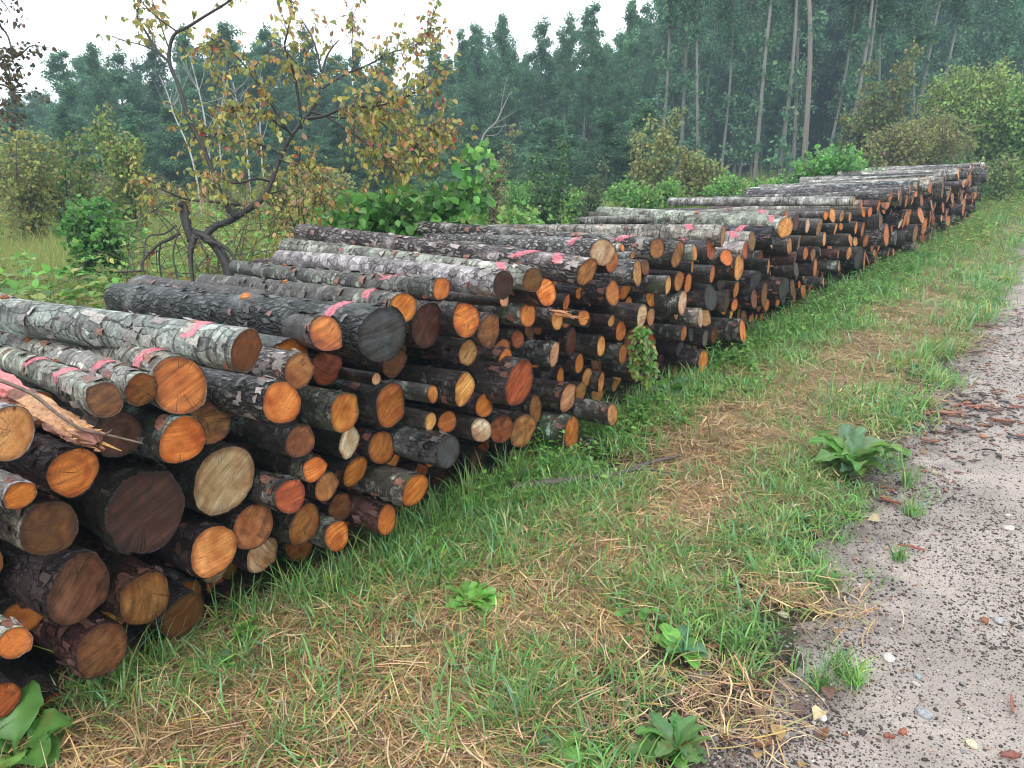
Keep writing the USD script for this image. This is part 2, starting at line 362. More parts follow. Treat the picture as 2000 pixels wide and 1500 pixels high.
material('cut_wood', {
    'cd': ('attribute', {'attribute': 'Cd'}),
    'uv': ('attribute', {'attribute': 'fuv'}),
    'par': ('attribute', {'attribute': 'fpar'}),
    'sp': ('separate_xyz', {}), 'su': ('separate_xyz', {}),
    'c0': ('combine_xyz', {}),                      # u, v, seed
    's1': ('mapping', {'scale': (7.0, 95.0, 1.0)}),
    'saw': ('noise_texture', {'scale': 1.0, 'detail': 4.0, 'roughness': 0.6, 'distortion': 0.25}),
    'sr': ('map_range', {'from_min': 0.3, 'from_max': 0.7, 'to_min': 0.42, 'to_max': 1.5, 'clamp': True}),
    'c1': ('mix_color', {'blend_type': 'multiply', 'use_clamp_result': False}),
    's2': ('mapping', {'scale': (11.0, 15.0, 1.0)}),
    'st': ('noise_texture', {'scale': 1.0, 'detail': 5.0, 'roughness': 0.65, 'distortion': 0.6}),
    'one': ('math', {'math_type': 'subtract', 'value1': 1.0}),
    'thr': ('math', {'math_type': 'multiply_add', 'value2': 0.42, 'value3': 0.30}),
    'sub': ('math', {'math_type': 'subtract'}),
    'sm': ('map_range', {'from_min': 0.0, 'from_max': 0.16, 'to_min': 0.0, 'to_max': 0.72, 'clamp': True}),
    'dk': ('mix_color', {'blend_type': 'multiply', 'fac': 1.0, 'b': (0.26, 0.22, 0.20), 'use_clamp_result': False}),
    'c2': ('mix_color', {'blend_type': 'mix', 'use_clamp_result': False}),
    's3': ('mapping', {'scale': (16.0, 16.0, 1.0)}),
    'hu': ('noise_texture', {'scale': 1.0, 'detail': 3.0}),
    'hr': ('rgb_ramp', {'ramp': [(0.27, (0.58, 0.40, 0.30)), (0.5, (1.0, 1.0, 1.0)), (0.74, (1.35, 1.65, 2.0))]}),
    'c3': ('mix_color', {'blend_type': 'multiply', 'fac': 1.0, 'use_clamp_result': False}),
    'cz': ('combine_xyz', {'z': 0.0}),
    'ln': ('vector_math', {'math_type': 'length'}),
    'rg': ('math', {'math_type': 'multiply_add', 'value2': 900.0}),
    'rn': ('math', {'math_type': 'multiply', 'value2': 16.0}),
    'rs': ('math', {'math_type': 'sine'}),
    'rr': ('map_range', {'from_min': -1.0, 'from_max': 1.0, 'to_min': 0.93, 'to_max': 1.04}),
    'c4': ('mix_color', {'blend_type': 'multiply', 'fac': 1.0, 'use_clamp_result': False}),
    'rim': ('map_range', {'from_min': 0.86, 'from_max': 0.985, 'to_min': 0.0, 'to_max': 0.55, 'clamp': True}),
    'rima': ('math', {'math_type': 'multiply_add', 'value2': 0.12}),
    'rk': ('mix_color', {'blend_type': 'multiply', 'b': (0.30, 0.20, 0.16), 'use_clamp_result': False}),
    'fine': ('noise_texture', {'scale': 420.0, 'detail': 3.0}),
    'fr': ('map_range', {'from_min': 0.3, 'from_max': 0.7, 'to_min': 0.82, 'to_max': 1.16, 'clamp': True}),
    'c6': ('mix_color', {'blend_type': 'multiply', 'fac': 1.0, 'use_clamp_result': False}),
    'nv': ('vector_math', {'math_type': 'normalize'}), 'ns': ('vector_math', {'math_type': 'scale', 'scale': 1.6}), 'nq': ('combine_xyz', {}), 'na': ('vector_math', {'math_type': 'add'}),
    'cn': ('noise_texture', {'scale': 1.0, 'detail': 3.0, 'roughness': 0.6}),
    'cs': ('math', {'math_type': 'subtract', 'value2': 0.5}), 'ca': ('math', {'math_type': 'absolute'}),
    'cw': ('map_range', {'from_min': 0.004, 'from_max': 0.012, 'to_min': 1.0, 'to_max': 0.0, 'clamp': True}),
    'cm': ('map_range', {'from_min': 0.50, 'from_max': 0.60, 'to_min': 0.0, 'to_max': 0.85, 'clamp': True}),
    'cf': ('math', {'math_type': 'multiply'}),
    'ck': ('mix_color', {'blend_type': 'multiply', 'b': (0.14, 0.10, 0.09), 'use_clamp_result': False}),
    'bh': ('math', {'math_type': 'multiply_add', 'value2': 0.5}),
    'bp': ('bump', {'strength': 0.55, 'distance': 0.004}),
    'p': ('principled_bsdf', {'roughness': 0.48, 'specular_ior_level': 0.35})},
    [('par.vector', 'sp.vector'), ('uv.vector', 'su.vector'), ('su.x', 'c0.x'), ('su.y', 'c0.y'), ('sp.x', 'c0.z'), ('su.x', 'cz.x'), ('su.y', 'cz.y'),
     ('c0.vector', 's1.vector'), ('s1.vector', 'saw.vector'), ('saw.fac', 'sr.value'), ('cd.color', 'c1.a'), ('sr.result', 'c1.b'), ('sp.z', 'c1.fac'),
     ('c0.vector', 's2.vector'), ('s2.vector', 'st.vector'), ('sp.y', 'one.value2'), ('one.value', 'thr.value1'), ('st.fac', 'sub.value1'), ('thr.value', 'sub.value2'), ('sub.value', 'sm.value'),
     ('c1.result', 'dk.a'), ('c1.result', 'c2.a'), ('dk.result', 'c2.b'), ('sm.result', 'c2.fac'),
     ('c0.vector', 's3.vector'), ('s3.vector', 'hu.vector'), ('hu.fac', 'hr.fac'), ('c2.result', 'c3.a'), ('hr.color', 'c3.b'),
     ('cz.vector', 'ln.vector1'), ('ln.value', 'rg.value1'), ('hu.fac', 'rn.value1'), ('rn.value', 'rg.value3'), ('rg.value', 'rs.value1'), ('rs.value', 'rr.value'),
     ('c3.result', 'c4.a'), ('rr.result', 'c4.b'),
     ('st.fac', 'rima.value1'), ('su.z', 'rima.value3'), ('rima.value', 'rim.value'), ('rim.result', 'rk.fac'), ('c4.result', 'rk.a'),
     ('c0.vector', 'fine.vector'), ('fine.fac', 'fr.value'), ('cz.vector', 'nv.vector1'), ('nv.vector', 'ns.vector1'), ('sp.x', 'nq.x'), ('sp.x', 'nq.z'), ('ns.vector', 'na.vector1'), ('nq.vector', 'na.vector2'), ('na.vector', 'cn.vector'), ('cn.fac', 'cs.value1'), ('cs.value', 'ca.value1'), ('ca.value', 'cw.value'), ('hu.fac', 'cm.value'), ('cw.result', 'cf.value1'), ('cm.result', 'cf.value2'), ('cf.value', 'ck.fac'), ('rk.result', 'ck.a'), ('ck.result', 'c6.a'), ('fr.result', 'c6.b'), ('c6.result', 'p.base_color'),
     ('saw.fac', 'bh.value1'), ('fine.fac', 'bh.value3'), ('bh.value', 'bp.height'), ('bp.normal', 'p.normal')])

material('pink_paint', {
    'tc': ('texture_coordinate', {}),
    'n': ('noise_texture', {'scale': 85.0, 'detail': 6.0, 'roughness': 0.8}),
    'e': ('attribute', {'attribute': 'fuv'}), 's': ('separate_xyz', {}),
    'ad': ('math', {'math_type': 'add'}),
    'th': ('map_range', {'from_min': 0.72, 'from_max': 0.98, 'to_min': 0.0, 'to_max': 1.0, 'clamp': True}),
    'r': ('rgb_ramp', {'ramp': [(0.3, (0.50, 0.09, 0.12)), (0.7, (0.80, 0.21, 0.27))]}),
    't': ('transparent_bsdf', {}),
    'p': ('principled_bsdf', {'roughness': 0.6}),
    'm': ('mix_closure', {})},
    [('tc.object', 'n.vector'), ('e.vector', 's.vector'), ('n.fac', 'ad.value1'), ('s.x', 'ad.value2'), ('ad.value', 'th.value'), ('n.fac', 'r.fac'), ('r.color', 'p.base_color'),
     ('th.result', 'm.fac'), ('t.BSDF', 'm.closure1'), ('p.BSDF', 'm.closure2')], surface='m.closure')

# ground: wet soil, straw and low green in patches; further off a green and tan meadow
material('soil', {
    'g': ('geometry', {}),
    'n1': ('noise_texture', {'scale': 1.3, 'detail': 5.0, 'roughness': 0.65}),
    'n2': ('noise_texture', {'scale': 60.0, 'detail': 5.0, 'roughness': 0.7}),
    'n3': ('noise_texture', {'scale': 7.0, 'detail': 4.0, 'roughness': 0.6}),
    'r1': ('rgb_ramp', {'ramp': [(0.30, (0.014, 0.010, 0.008)), (0.5, (0.038, 0.028, 0.019)), (0.7, (0.11, 0.078, 0.045))]}),
    'r2': ('rgb_ramp', {'ramp': [(0.3, (0.015, 0.020, 0.008)), (0.5, (0.04, 0.058, 0.018)), (0.7, (0.10, 0.10, 0.04))]}),
    'm': ('mix_color', {'blend_type': 'mix', 'use_clamp_result': False}),
    'mk': ('map_range', {'from_min': 0.42, 'from_max': 0.6, 'to_min': 0.0, 'to_max': 1.0, 'clamp': True}),
    'b': ('bump', {'strength': 0.7, 'distance': 0.02}),
    'p': ('principled_bsdf', {'roughness': 0.7, 'specular_ior_level': 0.3})},
    [('g.position', 'n1.vector'), ('g.position', 'n2.vector'), ('g.position', 'n3.vector'), ('n2.fac', 'r1.fac'), ('n2.fac', 'r2.fac'), ('n3.fac', 'mk.value'), ('mk.result', 'm.fac'),
     ('r1.color', 'm.a'), ('r2.color', 'm.b'), ('m.result', 'p.base_color'), ('n2.fac', 'b.height'), ('b.normal', 'p.normal')])

material('gravel', {
    'g': ('geometry', {}),
    'n1': ('noise_texture', {'scale': 2.1, 'detail': 4.0, 'roughness': 0.6}),
    'n2': ('noise_texture', {'scale': 210.0, 'detail': 4.0, 'roughness': 0.75}),
    'v': ('voronoi_texture', {'feature': 'f1', 'scale': 115.0}),
    'vr': ('map_range', {'from_min': 0.22, 'from_max': 0.40, 'to_min': 1.0, 'to_max': 0.0, 'clamp': True}),
    'sel': ('separate_color', {}),
    'st': ('map_range', {'from_min': 0.48, 'from_max': 0.58, 'to_min': 0.0, 'to_max': 0.92, 'clamp': True}),
    'mul': ('math', {'math_type': 'multiply'}),
    'r1': ('rgb_ramp', {'ramp': [(0.30, (0.20, 0.168, 0.145)), (0.5, (0.345, 0.298, 0.26)), (0.72, (0.52, 0.465, 0.42))]}),
    'rb': ('rgb_ramp', {'ramp': [(0.32, (0.74, 0.71, 0.70)), (0.60, (1.12, 1.10, 1.09))]}),
    'm1': ('mix_color', {'blend_type': 'multiply', 'fac': 1.0, 'use_clamp_result': False}),
    'm2': ('mix_color', {'blend_type': 'mix', 'b': (0.022, 0.017, 0.016), 'use_clamp_result': False}),
    'sx': ('separate_xyz', {}), 'n4': ('noise_texture', {'scale': 4.5, 'detail': 5.0, 'roughness': 0.65}),
    'ex': ('math', {'math_type': 'multiply_add', 'value2': -1.15}),
    'em': ('map_range', {'from_min': -1.22, 'from_max': -0.86, 'to_min': 0.85, 'to_max': 0.0, 'clamp': True}),
    'rd': ('rgb_ramp', {'ramp': [(0.3, (0.030, 0.022, 0.018)), (0.5, (0.075, 0.057, 0.046)), (0.72, (0.25, 0.20, 0.165))]}),
    'm3': ('mix_color', {'blend_type': 'mix', 'use_clamp_result': False}),
    'a2': ('math', {'math_type': 'multiply_add', 'value2': 0.4}),
    'b': ('bump', {'strength': 0.55, 'distance': 0.008}),
    'rr': ('map_range', {'from_min': 0.35, 'from_max': 0.6, 'to_min': 0.38, 'to_max': 0.75, 'clamp': True}),
    'p': ('principled_bsdf', {'roughness': 0.6, 'specular_ior_level': 0.45})},
    [('g.position', 'n1.vector'), ('g.position', 'n2.vector'), ('g.position', 'v.vector'), ('v.distance', 'vr.value'), ('v.color', 'sel.color'), ('sel.r', 'st.value'), ('vr.result', 'mul.value1'), ('st.result', 'mul.value2'),
     ('n2.fac', 'r1.fac'), ('n1.fac', 'rb.fac'), ('r1.color', 'm1.a'), ('rb.color', 'm1.b'), ('m1.result', 'm2.a'), ('mul.value', 'm2.fac'), ('g.position', 'sx.vector'), ('g.position', 'n4.vector'), ('n4.fac', 'ex.value1'), ('sx.x', 'ex.value3'), ('ex.value', 'em.value'), ('em.result', 'm3.fac'), ('m2.result', 'm3.a'), ('n2.fac', 'rd.fac'), ('rd.color', 'm3.b'), ('m3.result', 'p.base_color'),
     ('mul.value', 'a2.value1'), ('n2.fac', 'a2.value3'), ('a2.value', 'b.height'), ('b.normal', 'p.normal'), ('n1.fac', 'rr.value'), ('rr.result', 'p.roughness')])

material('chip', {
    'a': ('attribute', {'attribute': 'Cd'}), 'o': ('object_info', {}), 'g': ('geometry', {}),
    'mr': ('map_range', {'to_min': 0.6, 'to_max': 1.25}),
    'n': ('noise_texture', {'scale': 120.0, 'detail': 4.0}),
    'nr': ('map_range', {'from_min': 0.3, 'from_max': 0.7, 'to_min': 0.65, 'to_max': 1.35}),
    'h': ('hsv', {}), 'h2': ('hsv', {}),
    'b': ('bump', {'strength': 0.5, 'distance': 0.004}),
    'p': ('principled_bsdf', {'roughness': 0.5})},
    [('o.random', 'mr.value'), ('mr.result', 'h.value'), ('a.color', 'h.color'), ('g.position', 'n.vector'), ('n.fac', 'nr.value'), ('nr.result', 'h2.value'), ('h.color', 'h2.color'), ('h2.color', 'p.base_color'), ('n.fac', 'b.height'), ('b.normal', 'p.normal')])

material('haze_air', {'v': ('principled_volume', {'color': (0.66, 0.86, 1.0), 'density': 0.0015, 'anisotropy': 0.0})}, [], surface=None, volume='v.volume')


# ------------------------------------------------------------------ the lie of the land
def sstep(a, b, x):
    t = np.clip((np.asarray(x, float) - a) / (b - a), 0, 1)
    return t * t * (3 - 2 * t)


def land(x, y):
    x, y = np.asarray(x, float), np.asarray(y, float)
    p = np.stack([x, y, np.zeros_like(x)], -1)
    near = 0.05 * (fbm(p * 1.1 + 3.3, 3, 5) - 0.5) + 0.022 * (fbm(p * 6.0, 3, 8) - 0.5)
    far = 0.5 * (fbm(p * 0.12 + 9, 3, 15) - 0.5) * sstep(7, 25, np.hypot(x, y))
    rise = 1.0 * sstep(16, 75, y + 0.2 * x)
    road = sstep(-0.75, -0.35, x + 0.22 * (fbm(p * 1.7, 3, 2) - 0.5) + 0.1 * (fbm(p * 9.0, 2, 22) - 0.5))
    return near * (1 - 0.7 * road) + far + rise - 0.012 * road


def road_level(x, y):
    p = np.stack([x, y, np.zeros_like(x)], -1)
    e = x + 0.86 + 0.22 * (fbm(p * 1.7, 3, 2) - 0.5) + 0.3 * (fbm(p * 7.0, 4, 22) - 0.5) + 0.12 * (fbm(p * 40.0, 2, 23) - 0.5)
    base = 0.010 * (fbm(p * 3.0 + 1, 3, 31) - 0.5) + 0.004 * (fbm(p * 40.0, 2, 33) - 0.5)
    rise = 1.0 * sstep(16, 75, y + 0.2 * x)
    return base + rise + 0.004 - 0.05 * (1 - sstep(-0.25, 0.35, e))


def axis(lo, a, b, hi, step, grow=1.16):
    mid = list(np.arange(a, b, step))
    out, s, x = [], step, b
    while x < hi:
        out.append(x); s *= grow; x += s
    out.append(hi)
    pre, s, x = [], step, a - step
    while x > lo:
        pre.append(x); s *= grow; x -= s
    pre.append(lo)
    return np.array(pre[::-1] + mid + out)


def sheet(xs, ys, zf):
    X, Y = np.meshgrid(xs, ys, indexing='ij')
    Z = zf(X, Y)
    v = np.stack([X, Y, Z], -1).reshape(-1, 3)
    i, j = np.meshgrid(np.arange(len(xs) - 1), np.arange(len(ys) - 1), indexing='ij')
    a = i * len(ys) + j
    return v, np.stack([a, a + len(ys), a + len(ys) + 1, a + 1], -1).reshape(-1, 4)


v, f = sheet(axis(-170, -3.2, 0.6, 130, 0.035), axis(-60, 0.3, 7.0, 210, 0.045), land)
tag(stage.GetPrimAtPath(put('/World', 'ground', v, f, 'soil')), 'grassy verge and rough meadow around the log pile', 'ground', kind='structure')
v, f = sheet(axis(-1.5, -1.2, 2.5, 5.0, 0.03), axis(-30, 0.6, 6.0, 120, 0.04), road_level)
tag(stage.GetPrimAtPath(put('/World', 'gravel_road', v, f, 'gravel')), 'wet pinkish gravel road strewn with bark crumbs', 'road', kind='structure')

haze = [(-175, -65), (135, -65), (135, 215), (-175, 215)]
hv = np.array([[x, y, z] for z in (-2.0, 27.0) for x, y in haze])
hf = np.array([[3, 2, 1, 0], [4, 5, 6, 7], [0, 1, 5, 4], [1, 2, 6, 5], [2, 3, 7, 6], [3, 0, 4, 7]])
tag(stage.GetPrimAtPath(put('/World', 'haze', hv, hf, 'haze_air', smooth=False)), 'thin damp haze in the air', 'haze', kind='stuff')


# ------------------------------------------------------------------ the log pile
# each row: centre of the sawn end and its half height as measured (2000 x 1500), colour of the cut, bark, protrusion, extras
WOOD = {'o': (0.47, 0.140, 0.024), 'y': (0.58, 0.245, 0.058), 'p': (0.54, 0.36, 0.20), 'b': (0.235, 0.088, 0.024), 't': (0.41, 0.175, 0.055),
        'r': (0.32, 0.070, 0.018), 'm': (0.105, 0.038, 0.021), 'k': (0.052, 0.047, 0.045), 'g': (0.10, 0.072, 0.058), 'n': (0.58, 0.28, 0.14)}
SAID = {'o': 'orange', 'y': 'bright yellow-orange', 'p': 'pale beige', 'b': 'brown', 't': 'tan', 'r': 'reddish orange', 'm': 'dark brown', 'k': 'blackened', 'g': 'grey-brown', 'n': 'light pinkish'}
BARK = {'G': 'bark_grey', 'P': 'bark_plated', 'D': 'bark_dark', 'K': 'bark_black', 'M': 'bark_mossy', 'R': 'bark_red'}
ROWS = '''
481 685 45 b G .10 L2.3 B0,612,-3.1 P0.17
276 761 33 b G .02 B70,676,-2.9 P0.22
351 753 55 o G .0 B150,662,-3.0 P0.14
205 781 34 b G .10 B42,706,-2.75 P0.28 P0.62
15 847 52 t G .12
144 923 51 o D .05
237 848 46 m D -.05
355 860 49 o M .05
414 820 44 t D -.08
547 793 45 o P .16
477 850 31 m D -.28
583 725 37 t P .06
39 968 29 o G .18
439 938 70 p D -.03
286 999 80 m D .02
567 970 34 r M .10
97 1032 55 b D .0
418 1076 53 y D .03
494 1029 46 t D .0
511 1084 37 p D -.05
154 1150 69 m D .03
284 1170 54 b R .04
358 1203 49 b D .0
200 1269 53 b R .05
297 1283 34 r D -.05
29 1256 31 o G .16
4 1368 36 r D .0
104 1388 42 r D -.05
420 1142 20 r D -.22
446 1170 27 m D -.15
414 1223 22 b D -.12
637 652 34 o D .06 L1.8 B470,628,-3.6
642 719 35 r D -.20
748 654 57 k K .10 L2.15 B232,583,-4.1 P0.20
769 711 33 b D -.12
734 740 12 n D .0
673 806 40 o M .08
763 792 45 o D .02
682 863 34 p D -.02
588 867 32 b D .05
612 914 27 o M .06
637 951 29 t D .03
694 921 34 o D .0
749 873 33 o D .0
872 882 33 k K .24
811 957 33 o M .20
861 948 33 m D -.22
824 917 20 r D -.24
664 995 28 b D -.04
595 1024 42 b D .04
659 1046 31 o M .06
755 1016 31 o R .12
794 1002 24 b D -.15
914 689 26 t D -.02
786 603 31 o M .0 B420,553,-3.9 P0.20
839 634 46 m D -.08
907 626 37 o D .0
956 647 33 b D .0
862 564 23 o M .06 B458,540,-3.9 P0.30
983 556 28 m G .14 B514,489,-4.1
985 586 14 n D -.05
1040 547 25 b G .04 B536,473,-4.2 P0.18
1066 575 28 o R .06
1083 537 20 t D -.08
1148 533 28 t P .14 B597,452,-4.1 P0.16 P0.35
1032 611 24 o M .0
1088 628 21 y D .0 F
1106 591 17 o D -.04
1132 572 12 o D -.10
1195 574 25 o D .06
1140 621 16 o M .06
1194 627 12 y R -.03
1214 644 21 o D -.02
1035 641 17 b D -.15
1011 663 18 r D -.1
1033 669 14 b D -.18
1085 690 26 n M .03
1117 673 28 m D -.12
956 701 20 r D -.10
988 707 24 o D .0
1019 743 47 r D .10
1173 676 21 y D .0
1217 693 20 o M .04
1131 707 20 o D -.06
1096 733 16 o D -.12
1148 738 19 t D -.06
1173 746 20 y D .0
1201 753 13 t D -.04
1239 721 21 o D .03
907 760 34 y D .06
846 767 18 o M .12
840 826 18 y M .10
874 824 23 o D -.05
965 747 19 b D -.06
948 789 25 o D .0
1046 799 28 t D -.05
1109 777 29 n D .05
1133 766 22 t D -.04
941 836 24 p D .04
980 838 29 r M .02
1021 841 33 t D .0
1117 844 31 o M .14
1196 810 22 t M .26
1163 871 14 g D .24
941 881 17 r D -.2
1177 493 27 p P .10 L2.3 B830,466,-4.0 P0.20
1195 509 24 o D .02
1245 533 26 t P .08
1215 484 8 o G -.05
1235 500 9 t G -.02
1284 485 21 b P .04 B800,447,-4.2 P0.20
1324 497 26 t D .0
1260 523 16 b D -.08
1305 557 18 y M .08
1326 549 20 o D .0
1344 553 20 o D -.04
1352 521 12 o D -.03
1357 493 16 y G .04
1391 536 17 o D .02
1389 485 20 r D .02 P0.2
1411 464 22 t G .06 P0.24
1419 503 16 o M .05
1444 524 25 y D .06
1409 522 10 b D -.12
1455 492 17 r G .05
1468 472 19 b G .04 P0.15
1409 547 19 g D -.06
1475 547 18 k K .02
1437 567 17 o D .03
1435 596 13 o D .02
1388 581 25 k D .02
1420 584 22 m D .02
1473 584 19 b D .0
1493 576 24 b D .02
1272 584 16 o D -.14
1333 595 24 p M .05
1320 608 15 t M .0
1252 620 25 p D .05
1271 619 17 t D -.03
1368 621 20 p P .06
1377 619 19 t D .0
1335 653 15 o M .06
1268 672 24 r D -.14
1349 655 14 k D -.04
1377 661 16 g D .0
1395 655 18 b D -.04
1451 647 23 o M .12
1429 669 15 o D .0
1329 683 17 k D -.08
1373 704 24 o D .10
1316 731 17 r D -.06
1293 728 15 m D -.10
1262 741 14 r D -.06
1443 612 12 b D -.12
1413 695 14 k D -.08
1533 447 21 y G .12 B1136,414,-4.3 P0.12
1535 419 10 o G .0 P0.2
1512 456 20 k K .05 P0.25
1555 434 16 m D .0
1577 441 15 p D .0
1600 444 17 t D .04
1613 421 9 o D -.02
1626 421 14 y D .0
1644 422 12 t D .0
1660 425 10 t D .0
1668 393 9 y G .02
1683 400 10 o G .0 P0.3
1687 415 9 o D -.05
1699 414 10 o D .0
1712 411 10 b D .0
1542 484 17 t D .03
1560 474 15 t D .02
1610 467 14 y D .06
1632 447 11 y D .03
1672 445 13 o D .0
1685 448 15 o D .0
1661 469 12 o D .08
1691 470 13 o D .03
1671 472 9 y D .0
1553 503 13 m R .10
1555 527 14 g D .06
1501 520 15 t D .0
1504 537 10 t D -.03
1531 564 22 k D .06
1548 561 16 b D -.02
1592 520 17 o D .04
1588 500 13 t D .0
1573 495 13 o D .0
1602 492 9 k D .0
1639 520 11 t M .08
1658 494 13 o D .04
1677 503 22 k K .05
1707 514 12 o D .05
1687 527 8 t D .0
1608 551 9 t M .08
1617 565 10 k D .0
1637 496 9 r R .03
1477 372 0 o G .0
'''
# what makes the most striking logs stand out: row number -> (short name used by their neighbours, full label)
STAR = {}


def star(px, py, short, label):
    STAR[(px, py)] = (short, label)


star(481, 685, 'long pale grey top log', 'long pale grey log with pink stripe and brown end topping the near pile')
star(351, 753, 'big orange top log', 'thick log with a bright orange slanted cut and pink stripe, behind two grey logs')
star(276, 761, '', 'grey log with pink stripe, its brown end tucked against the big orange cut')
star(205, 781, 'curved pale log', 'curved pale grey log with pink stripe and brown end, lowest of three side by side')
star(15, 847, '', 'tan log end cut off by the left edge of the photo beside the torn wood')
star(144, 923, 'broad orange log', 'broad plain orange log end directly under the torn splintered wood')
star(439, 938, 'pale beige log', 'large dry pale beige log end with a crack, palest of the near pile')
star(286, 999, 'huge dark brown log', 'huge dark brown weathered log end, widest of the near pile')
star(97, 1032, 'three-toned log', 'round log end stained in three wedges of orange and olive brown')
star(154, 1150, 'cracked dark log', 'dark brown rotten log end with a jagged piece split from it')
star(418, 1076, 'saw-marked orange log', 'yellow-orange log end with strong diagonal saw marks low by the grass')
star(547, 793, '', 'orange-ended log jutting out with grey plated bark right of the big orange cut')
star(748, 654, 'big black-ended log', 'thick blackened log with plated dark bark and pink paint, black cut end')
star(839, 634, 'dark red-brown log', 'wide dark reddish brown log end right of the big black one')
star(872, 882, 'charcoal log by grass', 'charcoal black log with rough bark jutting low over the grass')
star(811, 957, 'white-lichened log', 'orange-ended log with white lichen on its bark jutting out above the grass')
star(983, 556, 'smooth grey top log', 'smooth long grey top log with dark olive-brown cut end')
star(1148, 533, 'plated top log', 'long top log with plated bark, pink paint and tan oval end')
star(1019, 743, 'red lens-shaped log', 'large reddish lens-shaped slanting cut with a pointed top')
star(907, 760, 'bright yellow-orange log', 'bright yellow-orange log end with a small spike at its right rim')
star(1177, 493, 'pale double top log', 'plated top log whose pale yellowish end overlaps an orange one')
star(1252, 620, 'pale cracked log', 'pale beige cracked log end above the hanging weed')
star(1444, 524, 'round split yellow log', 'round yellow-orange log end with a dark split from its upper left rim')
star(1533, 447, 'smooth far log', 'bright yellow-orange end of a smooth grey log on the far top of the pile')
star(1531, 564, 'big charcoal log', 'big upright oval charcoal log end low in the distant pile')
star(1677, 503, 'far tall charcoal log', 'tall charcoal oval log end far along the pile, above the weeds')
star(1117, 844, 'mossy log in the grass', 'mossy log with orange end resting on the grass at the foot of the pile')
star(1373, 704, 'lone low orange oval', 'slender orange oval log end low among green weeds')


class Log:
    pass


def front_x(z):
    return -2.20 + 0.22 * min(z, 1.2) / 1.1


logs = []
for row in ROWS.strip().splitlines():
    w = row.split()
    px, py, ry = float(w[0]), float(w[1]), float(w[2])
    if ry <= 0:
        continue
    L = Log()
    L.px, L.py, L.ry, L.cut, L.bark, L.dx = px, py, ry, w[3], w[4], float(w[5])
    L.len, L.back, L.paint, L.splinter, L.measured = 2.05 + 0.3 * rng.random(), None, [], False, True
    for e in w[6:]:
        if e[0] == 'L':
            L.len = float(e[1:])
        elif e[0] == 'B':
            L.back = [float(q) for q in e[1:].split(',')]
        elif e[0] == 'P':
            L.paint.append(float(e[1:]))
        elif e[0] == 'F':
            L.splinter = True
    p = at_x(px, py, -2.1)
    for _ in range(4):
        p = at_x(px, py, front_x(p[2]) + L.dx)
    L.p = p
    L.r = ry * ((p - EYE) @ FW) / FPX
    logs.append(L)

# the far stretch, too small to measure one by one, and small logs that fill the gaps further in
TOPY = np.array([0.2, 1.3, 2.6, 3.4, 5.0, 6.4, 9.0, 12.0, 16.0, 20.0, 24.5])
TOPZ = np.array([1.10, 1.13, 1.16, 1.22, 1.20, 1.17, 1.22, 1.26, 1.36, 1.48, 1.50])


def pile_top(y):
    return np.interp(y, TOPY, TOPZ)


def land1(x, y):
    return float(land(np.array([x]), np.array([y]))[0])


YS, ZS, RS = [l.p[1] for l in logs], [l.p[2] for l in logs], [l.r for l in logs]


def try_add(y, z, r, dx, slack, far):
    a, b, c = np.array(YS), np.array(ZS), np.array(RS)
    if np.any(np.hypot(a - y, b - z) < (c + r) * slack):
        return False
    L = Log()
    L.p = np.array([front_x(z) + dx, y, z])
    L.r, L.dx, L.back, L.paint, L.splinter, L.measured = r, dx, None, [], False, False
    L.len = 2.0 + 0.4 * rng.random()
    L.cut = rng.choice(list('oootybrpkmg'), p=[.13, .13, .13, .14, .12, .09, .08, .05, .05, .05, .03])
    L.bark = rng.choice(list('DDPMRK'))
    L.far = far
    if far and z + r > pile_top(y) - 0.10:
        L.bark = rng.choice(list('PGPGM'))
        if rng.random() < 0.55:
            L.paint = [rng.uniform(0.15, 0.5)]
    logs.append(L)
    YS.append(y); ZS.append(z); RS.append(r)
    return True


for r0, n in ((0.13, 260), (0.10, 500), (0.075, 1100), (0.055, 1200)):
    for _ in range(n):
        y = rng.uniform(10.6, 24.6)
        if y > 24.1:
            continue
        g = land1(-2.1, y)
        r = r0 * rng.uniform(0.85, 1.15)
        top = pile_top(y) + (0.03 if y > 12 else 0)
        z = rng.uniform(g + r * 0.8, max(top - r, g + r))
        try_add(y, z, r, rng.normal(0, 0.10), 0.97, True)
for r0, n in ((0.085, 500), (0.06, 700), (0.045, 900)):
    for _ in range(n):
        y = rng.uniform(0.35, 11.5)
        r = r0 * rng.uniform(0.85, 1.15)
        z = rng.uniform(r * 0.7, pile_top(y) - 0.12 - r)
        try_add(y, z, r, -rng.uniform(0.12, 0.32), 0.93, False)

# settle: neighbours that overlap are eased apart a little, the recessed one giving way
P2 = np.array([l.p[1:] for l in logs]); R = np.array([l.r for l in logs]); DX = np.array([l.dx for l in logs])
P0 = P2.copy()
for it in range(60):
    d = P2[:, None] - P2[None]
    dist = np.linalg.norm(d, axis=2) + np.eye(len(P2)) * 9
    over = np.maximum((R[:, None] + R[None]) * 0.985 - dist, 0)
    wgt = np.where(DX[:, None] < DX[None], 0.38, 0.12)
    P2 += (d / dist[..., None] * (over * wgt)[..., None]).sum(1) * 0.5
    mv = P2 - P0
    ln = np.linalg.norm(mv, axis=1, keepdims=True)
    P2 = P0 + mv * np.minimum(1, (R * 0.16)[:, None] / np.maximum(ln, 1e-9))
for l, q in zip(logs, P2):
    l.p[1:] = q
    l.sx, l.sy, l.sd = project(l.p)
    l.vis = l.r / l.sd * FPX
for l in logs:
    l.star = min(((abs(l.px - k[0]) + abs(l.py - k[1]), k) for k in STAR), default=None) if l.measured else None
    l.star = STAR[l.star[1]] if l.star and l.star[0] < 0.5 else None

